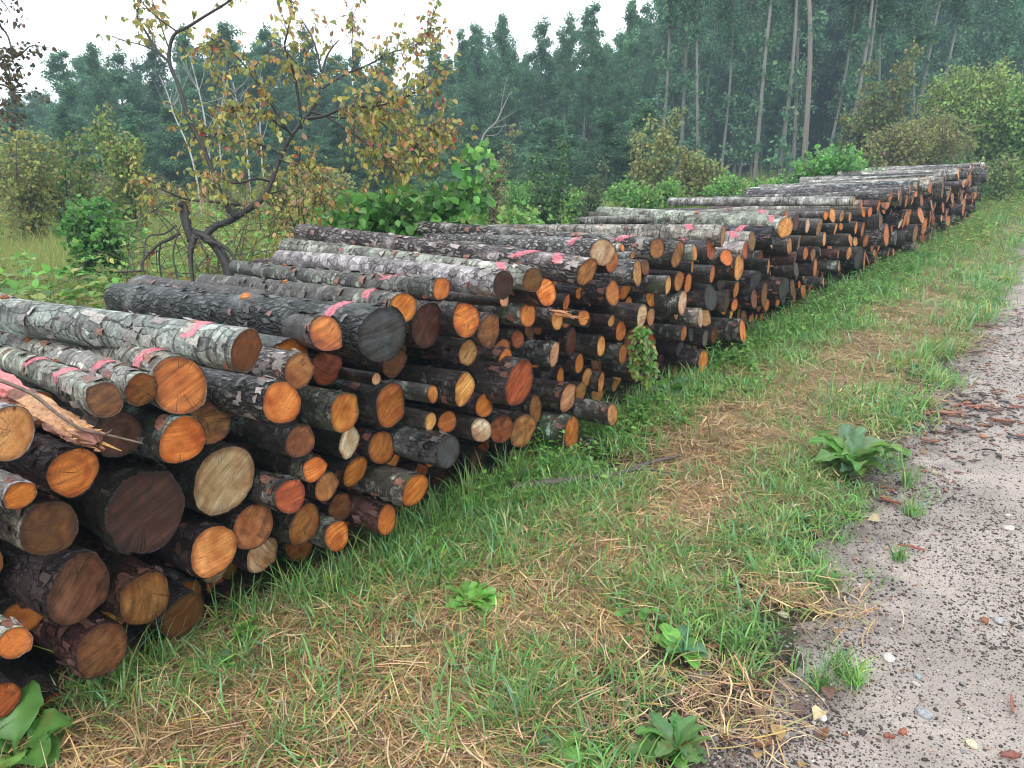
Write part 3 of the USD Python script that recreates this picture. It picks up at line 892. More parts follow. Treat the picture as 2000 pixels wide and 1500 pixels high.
order = sorted(logs, key=lambda l: -(l.vis + (100 if l.measured else 0)))
single, rest = order[:300], order[300:]
print('logs', len(logs), 'measured', sum(l.measured for l in logs))

# labels: a log that is not striking in itself is found from the nearest striking one
SECT = ['right of', 'upper right of', 'above', 'upper left of', 'left of', 'lower left of', 'below', 'lower right of']
RANK = ['', 'second ', 'third ', 'fourth ', 'fifth ', 'sixth ', 'seventh ', 'eighth ', 'ninth ', 'tenth ', 'eleventh ', 'twelfth ']
marks = [l for l in single if l.star and l.star[0]]


def sector(a, b):
    return int(round(math.degrees(math.atan2(-(b.sy - a.sy), b.sx - a.sx)) / 45.0)) % 8


def log_label(l):
    if l.star:
        return l.star[1]
    best = None
    for m in sorted(marks, key=lambda m: math.hypot(m.sx - l.sx, m.sy - l.sy))[:5]:
        s = sector(m, l)
        peers = sorted([q for q in single if q is not m and sector(m, q) == s], key=lambda q: math.hypot(q.sx - m.sx, q.sy - m.sy))
        k = next(i for i, q in enumerate(peers) if q is l)
        sc = k + 0.004 * math.hypot(m.sx - l.sx, m.sy - l.sy)
        if best is None or sc < best[0]:
            best = (sc, m, s, k)
    _, m, s, k = best
    size = 'small' if l.r < 0.062 else 'medium' if l.r < 0.1 else 'thick'
    rank = (RANK[k] if k < len(RANK) else f'{k + 1}th ') + 'nearest'
    lab = f'{size} log with {SAID[l.cut]} end, {rank} {SECT[s]} the {m.star[0]}'
    return lab if len(lab.replace('-', ' ').split()) <= 16 else f'{SAID[l.cut]} log, {rank} {SECT[s]} the {m.star[0]}'


def log_shape(l, ns, na, seed):
    r_ = np.random.default_rng(seed)
    ph = r_.uniform(0, 6.28, 6)
    am = np.array([0, 0.035, 0.028, 0.014]) * r_.uniform(0.3, 1.5, 4)
    if l.cut == 'k' or l.r > 0.13:
        am *= 0.6
    bend = r_.normal(0, 0.010, 2) * (1.6 if l.measured and l.back and l.r < 0.07 else 1)
    taper = r_.uniform(-0.14, 0.05)
    tilt = r_.normal(0, 0.12, 2)
    return dict(ph=ph, am=am, bend=bend, taper=taper, tilt=tilt, seed=seed % 997)


def surf(l, sh, S, A, lift=0.0):
    """Points of the bark at distances S from the cut and angles A (0 = towards +y, 90 degrees = up)."""
    u = S / l.len
    rad = l.r * (1 + sh['taper'] * u)
    out = 1 + sum(sh['am'][k] * np.cos((k + 1) * A + sh['ph'][k] + 0.6 * u * k) for k in range(1, 4))
    c = np.stack([S * 2.2, np.cos(A) * 1.6, np.sin(A) * 1.6 + sh['seed']], -1)
    rough = {'P': 0.055, 'K': 0.065, 'G': 0.022, 'D': 0.045, 'M': 0.035, 'R': 0.05}[l.bark]
    fine = fbm(np.stack([S * 9.0, np.cos(A) * 4.2, np.sin(A) * 4.2 + sh['seed'] * 1.7], -1), 3, 3) - 0.5
    knots = np.maximum(noise(c * np.array([1.3, 1.0, 1.0])) - 0.74, 0) * 0.55
    R_ = rad * (out + rough * 1.6 * fine + 0.05 * (noise(c) - 0.5) + knots) + lift
    y, z = R_ * np.cos(A), R_ * np.sin(A)
    bx = u * u * (1 - 0.35 * u)
    x = -S + (sh['tilt'][0] * y + sh['tilt'][1] * z) * np.exp(-S / (1.6 * l.r))
    return np.stack([x, y + sh['bend'][0] * 4 * bx * l.len * 0.35, z + sh['bend'][1] * 4 * bx * l.len * 0.35], -1)


def face_mesh(l, sh, rings, na, s0, flip, r_):
    A = np.arange(na) * 2 * PI / na
    edge = surf(l, sh, np.full(na, s0), A)
    cen = edge.mean(0)
    t = np.linspace(0, 0.965, rings + 1)[1:]
    v = cen + (edge - cen)[None] * t[:, None, None]
    v = v.reshape(-1, 3)
    if not flip:
        q = v[:, 1:] - cen[1:]
        v[:, 0] += 0.010 * (fbm(np.stack([q[:, 0] * 14, q[:, 1] * 14, np.full(len(q), sh['seed'])], -1), 3, 4) - 0.5) * min(1, l.r / 0.06)
    v = np.vstack([cen[None], v])
    f = [(0, 1 + k, 1 + (k + 1) % na) for k in range(na)]
    for i in range(rings - 1):
        a, b = 1 + i * na, 1 + (i + 1) * na
        k = np.arange(na)
        f += list(np.stack([a + k, b + k, b + (k + 1) % na], 1)) + list(np.stack([a + k, b + (k + 1) % na, a + (k + 1) % na], 1))
    f = np.array(f)
    if flip:
        f = f[:, ::-1]
    rad = np.concatenate([[0], np.repeat(t / 0.965, na)])
    ang = r_.uniform(0.1, 0.9) if r_.random() < 0.8 else r_.uniform(0, PI)
    pith = r_.normal(0, 0.13, 2) * l.r
    q = v[:, 1:] - cen[1:] - pith * (1 - rad[:, None])
    uv = np.stack([q[:, 0] * math.cos(ang) + q[:, 1] * math.sin(ang), -q[:, 0] * math.sin(ang) + q[:, 1] * math.cos(ang), rad], -1)
    return v, f, uv, edge


STAIN = {'o': 0.28, 'y': 0.16, 'p': 0.22, 'b': 0.62, 't': 0.45, 'r': 0.38, 'm': 0.7, 'k': 0.45, 'g': 0.5, 'n': 0.2}


def log_parts(l, i):
    """Arrays of one log in its own axes: bark, cut face, back face."""
    r_ = np.random.default_rng(5000 + i)
    near = l.vis
    na = 44 if near > 24 else 30 if near > 13 else 18 if near > 7 else 12
    ns = 60 if near > 24 else 36 if near > 13 else 20 if near > 7 else 8
    sh = log_shape(l, ns, na, 5000 + i)
    s = l.len * np.linspace(0, 1, ns) ** 1.6
    A = np.arange(na) * 2 * PI / na
    S_, A_ = np.meshgrid(s, A, indexing='ij')
    side = surf(l, sh, S_, A_)
    fv, ff, uv, edge = face_mesh(l, sh, 6 if near > 20 else 4 if near > 9 else 2, na, 0.0, False, r_)
    inner = fv[-na:]
    side[0, :, 0] += 0.010 * (fbm(np.stack([np.cos(A) * 5, np.sin(A) * 5, np.full(na, i * 0.37)], -1), 3, 6) - 0.42) * min(1.0, l.r / 0.07)
    v = np.vstack([inner, side.reshape(-1, 3)])
    rows = ns + 1
    a, k = np.meshgrid(np.arange(rows - 1) * na, np.arange(na), indexing='ij')
    q = np.stack([a + k, a + na + k, a + na + (k + 1) % na, a + (k + 1) % na], -1).reshape(-1, 4)
    q = q[:, ::-1]
    tone = r_.uniform(0.75, 1.25) * (1 + 0.06 * r_.standard_normal(3))
    base = np.array(WOOD[l.cut]) * r_.uniform(0.75, 1.25) * (1 + 0.05 * r_.standard_normal(3))
    par = np.array([r_.uniform(0, 40), STAIN[l.cut] * r_.uniform(0.8, 1.7), r_.uniform(0.35, 1.0)])
    bv, bf, buv, _ = face_mesh(l, sh, 1, na, l.len, True, r_)
    return sh, (v, q, tone), (fv, ff, uv, base, par), (bv, bf, buv, base * 0.8, par)


def log_matrix(l, i):
    r_ = np.random.default_rng(9000 + i)
    if l.back:
        px, py, bx = l.back
        d = unit(l.p - at_x(px, py, bx))
    else:
        d = unit(np.array([1.0, r_.normal(0, 0.03), r_.normal(0.055 * min(1.0, l.p[2]), 0.014)]))
    y = unit(np.cross([0, 0, 1.0], d))
    z = np.cross(d, y)
    return Gf.Matrix4d(*map(float, (*d, 0, *y, 0, *z, 0, *l.p, 1)))


for i, l in enumerate(single):
    lab = log_label(l)
    t = thing('log', lab, 'log', 'logs stacked in the roadside pile', mat=log_matrix(l, i))
    sh, (v, q, tone), (fv, ff, uv, base, par), (bv, bf, buv, bbase, bpar) = log_parts(l, i)
    nring = 44 if l.vis > 24 else 30 if l.vis > 13 else 18 if l.vis > 7 else 12
    bc = np.tile(tone, (len(v), 1))
    bc[:2 * nring] *= np.array([0.42, 0.32, 0.28])
    bark = put(t, 'bark', v, q, BARK[l.bark], True, {'Cd': bc})
    put(t, 'cut_face', fv, ff, 'cut_wood', True, {'Cd': base, 'fuv': uv, 'fpar': par})
    put(t, 'cut_face', bv, bf, 'cut_wood', True, {'Cd': bbase, 'fuv': buv, 'fpar': bpar})
    r_ = np.random.default_rng(700 + i)
    if l.measured and l.vis > 19 and l.cut != 'p':               # flakes of bark that lift off
        tint = {'G': (0.22, 0.20, 0.18), 'P': (0.20, 0.17, 0.155), 'D': (0.045, 0.034, 0.030), 'K': (0.07, 0.065, 0.07), 'M': (0.09, 0.085, 0.075), 'R': (0.10, 0.05, 0.04)}[l.bark]
        mb = MB()
        for _ in range(int(70 if l.paint else 26)):
            s0, a0 = l.len * 0.9 * r_.random() ** (1.3 if l.paint else 3.0) + 0.01, r_.uniform(0.2, 1.25) * PI
            ls, la = r_.uniform(0.012, 0.05), r_.uniform(0.008, 0.022) / l.r
            uu, aa = np.meshgrid([0, 0.5, 1.0], [-1, 0, 1], indexing='ij')
            S = s0 + uu * ls + r_.normal(0, 0.004, (3, 3))
            A = a0 + aa * la * (1 - 0.35 * uu) + r_.normal(0, 0.12 * la, (3, 3))
            h = r_.uniform(0.002, 0.010)
            up = uu if r_.random() < 0.5 else (1 - uu)
            top = surf(l, sh, S, A, 0.0015 + h * up ** 1.5).reshape(-1, 3)
            fq = np.array([[j * 3 + k, j * 3 + k + 1, j * 3 + k + 4, j * 3 + k + 3] for j in range(2) for k in range(2)])
            c = np.array(tint) * r_.uniform(0.6, 1.6) if r_.random() < 0.8 else np.array([0.19, 0.085, 0.06])
            mb.add(top, fq, c)
        mb.put(bark, 'bark_flakes', 'chip', False, kind='stuff')
    for s0 in l.paint:
        w, skew = r_.uniform(0.04, 0.065), r_.normal(0.0, 0.06)
        uu, aa = np.meshgrid(np.linspace(-1, 1, 11), np.linspace(-1, 1, 25), indexing='ij')
        A = 0.62 * PI + aa * r_.uniform(0.8, 1.15)
        S = np.clip(s0 + uu * w + skew * aa * 0.6, 0.01, None)
        pv = surf(l, sh, S, A, 0.004).reshape(-1, 3)
        k, j = np.meshgrid(np.arange(10) * 25, np.arange(24), indexing='ij')
        pf = np.stack([k + j, k + j + 25, k + j + 26, k + j + 1], -1).reshape(-1, 4)
        edge = np.minimum(1 - np.abs(uu), 1.6 * (1 - np.abs(aa)))
        put(bark, 'paint_mark', pv, pf, 'pink_paint', True, {'fuv': np.stack([np.minimum(edge, 0.6).ravel()] * 3, -1) * 0.6})
    if l.measured and l.sd < 9 and l.paint and r_.random() < 0.7:      # a lopped branch stub on top logs
        for _ in range(r_.integers(1, 3)):
            s0, a0 = r_.uniform(0.5, 1.6), 0.5 * PI + r_.normal(0, 0.6)
            c = surf(l, sh, np.array([s0]), np.array([a0]), -0.012)[0]
            n = unit(np.array([0.35, math.cos(a0), math.sin(a0)]))
            kv, kf = tube([c, c + n * 0.014, c + n * 0.020], [l.r * 0.30, l.r * 0.22, l.r * 0.19], 11)
            kv += n * 0.002 * r_.standard_normal((len(kv), 1)) * (np.arange(len(kv))[:, None] > 20)
            put(bark, 'knot', kv, kf, 'cut_wood', False, {'Cd': np.array(WOOD['o']) * 0.9, 'fuv': (kv - c) @ np.eye(3), 'fpar': par})
    if l.splinter:
        mb = MB()
        for _ in range(9):
            a0, rr = r_.uniform(0.2, 2.4), l.r * r_.uniform(0.5, 1.0)
            p = np.array([-0.03, rr * math.cos(a0), rr * math.sin(a0)])
            mb.add(*tube([p, p + [0.08, 0, 0], p + [0.17 * r_.uniform(.6, 1.2), r_.normal(0, .012), r_.normal(0, .012)]], [0.007, 0.006, 0.001], 4), (0.5, 0.25, 0.12))
        mb.put(t, 'splinters', 'chip', False)

if rest:
    t = thing('log_stack', 'many small log ends packed between the larger logs at the far end of the pile', 'logs', kind='stuff')
    mb, cf = {}, [[], [], [], [], [], 0]
    for i, l in enumerate(rest):
        M = np.array(log_matrix(l, 1000 + i))
        sh, (v, q, tone), (fv, ff, uv, base, par), _ = log_parts(l, 1000 + i)
        g = lambda a: a @ M[:3, :3] + M[3, :3]
        mb.setdefault(l.bark, MB()).add(g(v), q, tone)
        cf[0].append(g(fv)); cf[1].append(ff + cf[5]); cf[2].append(uv); cf[3].append(np.tile(base, (len(fv), 1))); cf[4].append(np.tile(par, (len(fv), 1))); cf[5] += len(fv)
    for k, m in mb.items():
        m.put(t, 'bark', BARK[k], kind='stuff')
    put(t, 'cut_faces', np.vstack(cf[0]), np.vstack(cf[1]), 'cut_wood', True, {'fuv': np.vstack(cf[2]), 'Cd': np.vstack(cf[3]), 'fpar': np.vstack(cf[4])}, kind='stuff')

# ------------------------------------------------------------------ trees and shrubs
GREEN_FAR = [(5, (0.063, 0.156, 0.09)), (3, (0.105, 0.219, 0.103)), (1.2, (0.168, 0.288, 0.115)), (0.6, (0.042, 0.1, 0.069))]
GREEN_TALL = [(5, (0.077, 0.181, 0.103)), (3, (0.119, 0.244, 0.127)), (1.3, (0.182, 0.312, 0.138))]
OLIVE = [(4, (0.225, 0.26, 0.078)), (3, (0.3, 0.299, 0.091)), (2, (0.163, 0.221, 0.065)), (1, (0.325, 0.247, 0.104))]
LIME = [(4, (0.24, 0.375, 0.094)), (3, (0.312, 0.425, 0.112)), (2, (0.168, 0.275, 0.075))]
BUSH = [(4, (0.095, 0.261, 0.052)), (3, (0.142, 0.333, 0.071)), (2, (0.067, 0.18, 0.048)), (1.0, (0.218, 0.378, 0.104))]
AUTUMN = [(6, (0.25, 0.255, 0.065)), (4, (0.36, 0.32, 0.08)), (2.2, (0.45, 0.34, 0.10)), (1.8, (0.42, 0.22, 0.09)), (1.0, (0.38, 0.20, 0.14)), (0.22, (0.38, 0.06, 0.05)), (3.5, (0.17, 0.215, 0.06))]
BROWNISH = [(4, (0.175, 0.182, 0.085)), (3, (0.225, 0.209, 0.098)), (2, (0.138, 0.176, 0.065)), (1, (0.25, 0.176, 0.104))]


def crown(centres, radii, per, size, palette, r_, kind='diamond', width=0.42, down=0.25, flat=0.7):
    """Leaf clumps: per leaves round each centre; a clump has its own tone."""
    n = len(centres)
    per = np.broadcast_to(per, (n,))
    ci = np.repeat(np.arange(n), per)
    N = len(ci)
    off = r_.standard_normal((N, 3)) * np.array([1, 1, flat])
    off *= (r_.random((N, 1)) ** 0.4) / np.maximum(np.linalg.norm(off, axis=1, keepdims=True), 1e-9)
    P = np.asarray(centres)[ci] + off * np.broadcast_to(radii, (n,))[ci][:, None]
    D = unit(off + 0.9 * r_.standard_normal((N, 3)) - np.array([0, 0, down]))
    Nn = unit(0.8 * r_.standard_normal((N, 3)) + np.array([0, 0, 0.8]))
    s = size * r_.uniform(0.6, 1.35, N)
    v, f, k = leaf_mesh(P, D, Nn, s, kind, width)
    tone = r_.uniform(0.72, 1.28, n)[ci][:, None]
    c = np.repeat(pick(palette, N, 0.2, r_) * tone, k, 0)
    return v, f, c


def forest_tree_kind(path, seed, form):
    """A class prim with trunk and crown, ten metres tall; its copies are scaled."""
    r_ = np.random.default_rng(seed)
    p = stage.CreateClassPrim(path)
    H = 10.0
    if form == 'alder':
        base, rad, lean, rt, ncl, per, pal, size = 0.05, 2.15, 0.25, 0.13, 330, 46, GREEN_FAR, 0.125
    elif form == 'slender':
        base, rad, lean, rt, ncl, per, pal, size = 0.30, 0.95, 0.35, 0.060, 150, 44, GREEN_TALL, 0.115
    elif form == 'stem':
        base, rad, lean, rt, ncl, per, pal, size = 0.46, 0.95, 0.22, 0.052, 120, 44, GREEN_TALL, 0.115
    else:
        base, rad, lean, rt, ncl, per, pal, size = 0.58, 1.1, 0.3, 0.066, 80, 44, GREEN_TALL, 0.10
    tp = np.array([[0, 0, -0.3], [0.3 * lean * r_.normal(), 0.3 * lean * r_.normal(), 3.3], [0.6 * lean * r_.normal(), 0.6 * lean * r_.normal(), 6.6], [lean * r_.normal() * 0.6, lean * r_.normal() * 0.6, H * 0.985]])
    ax = spline(tp, 14)
    tr = MB()
    tone = {'stem': (0.175, 0.17, 0.145), 'alder': (0.075, 0.065, 0.055), 'slender': (0.19, 0.185, 0.155), 'pine': (0.20, 0.165, 0.14)}[form]
    tr.add(*tube(ax, rt * np.linspace(1.15, 0.12, 14), 7), tone)
    cs, rs = [], []
    nl = 34 if form == 'alder' else 26
    for k in range(nl):
        h = base + (0.97 - base) * (k + r_.random()) / nl
        c = np.array([np.interp(h * H, ax[:, 2], ax[:, j]) for j in range(3)])
        u = (h - base) / (1 - base)
        if form == 'alder':
            wide = rad * (0.45 + 0.75 * min(u * 3, 1)) * (1.03 - u) ** 0.75 * r_.uniform(0.55, 1.2)
        else:
            wide = rad * (0.35 + 1.2 * u * (1.25 - u)) * r_.uniform(0.4, 1.25) * (1 if u < 0.8 else (1.05 - u) * 4)
        a = r_.uniform(0, 2 * PI)
        d = np.array([math.cos(a), math.sin(a), r_.uniform(0.15, 0.75)])
        lp = np.array([c, c + d * wide * 0.5, c + d * wide + [0, 0, -0.08 * wide]])
        tr.add(*tube(spline(lp, 5), rt * np.linspace(0.32, 0.06, 5) * (1.1 - 0.7 * u), 4, False), tone)
        m = max(2, int(ncl / nl))
        for _ in range(m):
            t = r_.uniform(0.25, 1.05)
            cs.append(c + d * wide * t + r_.normal(0, 0.17, 3) * wide ** 0.5)
            rs.append(r_.uniform(0.16, 0.36) * (0.7 + 0.4 * wide))
    if form != 'alder':            # thin shoots with leaves down the bare trunk
        for _ in range(44 if form == 'slender' else 16 if form == 'stem' else 10):
            h = r_.uniform(0.05, base)
            c = np.array([np.interp(h * H, ax[:, 2], ax[:, j]) for j in range(3)])
            d = rand_dirs(1, r_)[0] * np.array([1, 1, 0.3])
            cs.append(c + d * r_.uniform(0.1, 0.5)); rs.append(r_.uniform(0.10, 0.22))
    cs = np.array(cs); rs = np.array(rs)
    v, f, c = crown(cs, rs, np.maximum(8, (per * (rs / 0.28) ** 1.5).astype(int)), size, pal, r_)
    tr.put(path, 'trunk', 'twig_bark')
    put(path, 'crown', v, f, 'far_leaf', True, {'Cd': c})


for k in range(4):
    forest_tree_kind(f'/World/alder_kind_{k:03d}', 40 + k, 'alder')
for k in range(5):
    forest_tree_kind(f'/World/slender_kind_{k:03d}', 60 + k, 'slender')
for k in range(4):
    forest_tree_kind(f'/World/stem_kind_{k:03d}', 90 + k, 'stem')
for k in range(2):
    forest_tree_kind(f'/World/pine_kind_{k:03d}', 80 + k, 'pine')

NK = {'stem': 4, 'alder': 4, 'slender': 5, 'pine': 2}


def forest_tree(name, form, base, h, label, group=None, wide=1.0, lean=(0, 0), seed=0, which=None):
    r_ = np.random.default_rng(3000 + seed)
    s = h / 10.0
    a = r_.uniform(0, 2 * PI)
    ca, sa = math.cos(a) * s * wide, math.sin(a) * s * wide
    M = Gf.Matrix4d(ca, sa, 0, 0, -sa, ca, 0, 0, lean[0] * s, lean[1] * s, s, 0, base[0], base[1], base[2], 1)
    t = thing(name, label, 'tree', group, mat=M)
    p = stage.GetPrimAtPath(t)
    p.GetReferences().AddInternalReference(f'/World/{form}_kind_{(seed if which is None else which) % NK[form]:03d}')
    p.SetInstanceable(True)


def ground_at(px, d):
    """Ground below the viewing column px, d metres ahead of the camera."""
    q = at_depth(px, 400, d)
    return np.array([q[0], q[1], land1(q[0], q[1])])


def tall_to(px, py, d):
    """Ground point and height of something at depth d that reaches up to py."""
    t = at_depth(px, py, d)
    g = land1(t[0], t[1])
    return np.array([t[0], t[1], g]), t[2] - g


SKYX = np.array([-500, 0, 20, 60, 110, 180, 225, 262, 300, 350, 440, 520, 600, 640, 700, 740, 800, 850, 900, 930, 985, 1020, 1065, 1115, 1155, 1195, 1230, 1290, 1400, 1600, 2000, 2600])
SKYY = np.array([120, 170, 165, 150, 95, 85, 95, 108, 78, 45, 42, 50, 62, 100, 92, 100, 110, 82, 62, 44, 30, 85, 34, 32, 4, 72, 0, -90, -150, -180, -160, -160])
# trees whose tops make the skyline: column, top row, depth, form, label
LEFT = [(20, 168, 38, 'low dark tree at the left edge of the far wood'), (112, 96, 34, 'bushy dark alder, second from the left in the far wood'), (182, 84, 34, 'broad dark alder with a rounded top left of the bare forked limb'),
        (230, 98, 36, 'narrow dark alder top between two broad alders at the left'), (300, 80, 37, 'dark alder behind the bare forked limb of the autumn tree'), (360, 46, 34, 'tall greyish alder right of the bare forked limb'),
        (440, 42, 35, 'tallest rounded alder behind the autumn tree'), (520, 52, 36, 'dark alder behind the middle of the autumn tree'), (600, 62, 35, 'alder with a pointed top left of the bright sky gap'),
        (650, 104, 40, 'lower alder right of the autumn tree stem'), (700, 92, 38, 'alder half hidden by yellow leaves right of the stem'), (752, 100, 38, 'dark alder behind the densest autumn leaves'),
        (848, 84, 37, 'dark alder behind the right end of the autumn leaves')]
for k, (px, py, d, lab) in enumerate(LEFT):
    b, h = tall_to(px, py, d)
    forest_tree('alder_tree', 'alder', b, h, lab, 'dark alders at the left of the far wood', r_ := 1.0 + 0.15 * math.sin(k * 2.3), (0, 0), k)
RIGHT = [(905, 62, 40, 'tree with a thin pointed top right of the autumn leaves'), (932, 44, 41, 'feathery tree left of the tall conical one, right of the autumn leaves'), (985, 30, 40, 'tall conical tree left of the first sky gap'),
         (1062, 36, 41, 'twin-topped tree, left top, between the two sky gaps'), (1112, 32, 41, 'twin-topped tree, right top, between the two sky gaps'), (1156, 3, 40, 'slim spire-like tree left of the second sky gap'),
         (1228, 0, 40, 'leafy tall tree just right of the second sky gap')]
for k, (px, py, d, lab) in enumerate(RIGHT):
    b, h = tall_to(px, py, d)
    forest_tree('forest_tree', 'alder', b, h, lab, 'tall trees at the middle of the far wood', 0.82, (0, 0), k + 20)
# trunks that show: foot column, foot row -> only the depth matters; column at row 0 gives the lean
STEMS = [(1285, 1292, 40, 'stem', 'brownish slim trunk behind the yellow-green sapling'), (1326, 1326, 42, 'stem', 'slim trunk just right of the yellow-green sapling'), (1364, 1352, 39, 'stem', 'pale slim trunk with a leafy top above the olive bush'),
         (1402, 1416, 40, 'stem', 'brown trunk right of the olive bush'), (1470, 1470, 37, 'stem', 'pale straight trunk left of the pine with leaf tufts down it'), (1514, 1521, 37, 'stem', 'ivy-grown slim trunk just left of the pine'),
         (1564, 1545, 31, 'pine', 'tall single pine with a bare reddish-grey trunk, thickest in the wood'), (1600, 1640, 40, 'stem', 'slim trunk leaning right beside the pine'), (1634, 1652, 39, 'stem', 'slim pale trunk left of the yellowish climbing tree'),
         (1645, 1672, 40, 'stem', 'slim trunk leaning right above the large green bush'), (1776, 1716, 40, 'stem', 'thin trunk leaning left over the yellowish climbing tree'), (1712, 1658, 41, 'stem', 'thin leaning trunk just left of the yellowish climbing tree'),
         (1768, 1786, 40, 'stem', 'grey trunk right of the yellowish climbing tree'), (1800, 1815, 41, 'stem', 'slim trunk midway between climbing tree and willow'), (1893, 1920, 42, 'stem', 'slim trunk rising behind the big willow crown'),
         (1960, 1975, 42, 'stem', 'slim trunk at the right edge above the willow'), (1232, 1240, 43, 'stem', 'slim trunk left of the yellow-green sapling'), (1105, 1108, 42, 'stem', 'slim trunk behind the feathery green sapling'),
         (1150, 1152, 43, 'stem', 'dark slim trunk under the spire-like tree'), (1545, 1530, 43, 'stem', 'dim slim trunk close behind the pine')]
for k, (p0, p1, d, form, lab) in enumerate(STEMS):
    d = d if form == 'pine' else d - 4.5
    b = ground_at(p0, d)
    top = at_depth(p1, 0, d)
    h = 15.0 + 2.5 * math.sin(k * 1.7) if form == 'stem' else 17.0
    if p0 < 1270:
        b, h = tall_to(p0, max(np.interp(p0 + o, SKYX, SKYY) for o in (-20, 0, 20)) + 14, d)
    sl = (top - b)[:2] / (top - b)[2]
    back = (FW[:2] / np.linalg.norm(FW[:2]))
    sl = sl - back * (sl @ back)
    right = RT[:2] * (sl @ RT[:2])
    forest_tree('pine_tree' if form == 'pine' else 'forest_tree', form, b, h, lab, None, 1.0 if form != 'pine' else 0.95, right, k + 40)
# the rest of the wood: trees that nothing tells apart
rw = np.random.default_rng(77)
n = 0
for k in range(400):
    px = rw.uniform(880, 2420)
    d = rw.uniform(41, 56)
    top = np.interp(px, SKYX, SKYY) + rw.uniform(0, 60) + 18
    if px < 1270:
        top = max(top, np.min(np.interp(np.linspace(px - 28, px + 28, 7), SKYX, SKYY)) + rw.uniform(25, 80))
        top = max(top, np.max(np.interp(np.linspace(px - 22, px + 22, 7), SKYX, SKYY)) + 12)
    b, h = tall_to(px, top, d)
    form = 'alder' if px < 1200 and rw.random() < 0.55 else 'slender'
    forest_tree('forest_tree', form, b, min(h, 19), 'tall slim tree standing deep in the shadowy far wood', 'alike tall trees filling the far wood', rw.uniform(0.8, 1.1), rw.normal(0, 0.035, 2), 200 + k)
    n += 1
    if n >= 95:
        break
for k in range(34):
    px = rw.uniform(-620, 880)
    d = rw.uniform(40, 52)
    top = np.max(np.interp(np.linspace(px - 40, px + 40, 9), SKYX, SKYY)) + rw.uniform(8, 70)
    b, h = tall_to(px, top, d)
    forest_tree('alder_tree', 'alder', b, h, 'dark alder standing in the second row of the far wood', 'second row of dark alders', rw.uniform(0.9, 1.2), (0, 0), 400 + k)
for k in range(46):
    px = -260 + 34 * k + rw.uniform(-14, 14)
    d = rw.uniform(27, 34)
    b = ground_at(px, d)
    forest_tree('young_alder', 'alder', b, rw.uniform(1.8, 3.6), 'low dark young alder in the thicket edging the far wood', 'young alders along the edge of the wood', rw.uniform(1.3, 2.0), (0, 0), 500 + k)
# deep wood behind and beside, read as one mass
P, S, I = [], [], []
for k in range(820):
    px = rw.uniform(-1500, 3600) if k < 420 else rw.uniform(-700, 2500)
    d = rw.uniform(54, 85)
    if -700 < px < 2500:
        top = np.max(np.interp(np.linspace(px - 45, px + 45, 9), SKYX, SKYY)) + rw.uniform(14, 80)
        b, h = tall_to(px, top, d)
        if k >= 420:
            h = min(h, rw.uniform(4.0, 7.5))
    else:
        b = ground_at(px, d); h = rw.uniform(9, 15)
    if not (-165 < b[0] < 125 and b[1] < 205 and b[1] > -50):
        continue
    h = min(h, 22.0)
    P.append(b); S.append([h / 10 * rw.uniform(0.9, 1.2), h / 10 * rw.uniform(0.9, 1.2), h / 10]); I.append(rw.integers(0, 4))
fp = '/World/' + numbered('/World', 'deep_wood')
pi = UsdGeom.PointInstancer.Define(stage, fp)
tg = []
for k in range(4):
    x = UsdGeom.Xform.Define(stage, f'{fp}/tree_{k:03d}').GetPrim()
    x.GetReferences().AddInternalReference(f'/World/{"alder" if k % 2 else "slender"}_kind_{k:03d}')
    tg.append(x.GetPath())
pi.CreatePrototypesRel().SetTargets(tg)
pi.CreatePositionsAttr(Vt.Vec3fArray.FromNumpy(np.array(P, np.float32)))
pi.CreateProtoIndicesAttr(Vt.IntArray.FromNumpy(np.array(I, np.int32)))
pi.CreateScalesAttr(Vt.Vec3fArray.FromNumpy(np.array(S, np.float32)))
ang = rw.uniform(0, 2 * PI, len(P))
pi.CreateOrientationsAttr(Vt.QuathArray([Gf.Quath(math.cos(a / 2), 0, 0, math.sin(a / 2)) for a in ang]))
tag(pi, 'dark depth of the wood behind the front rows of trees', 'wood', kind='stuff')


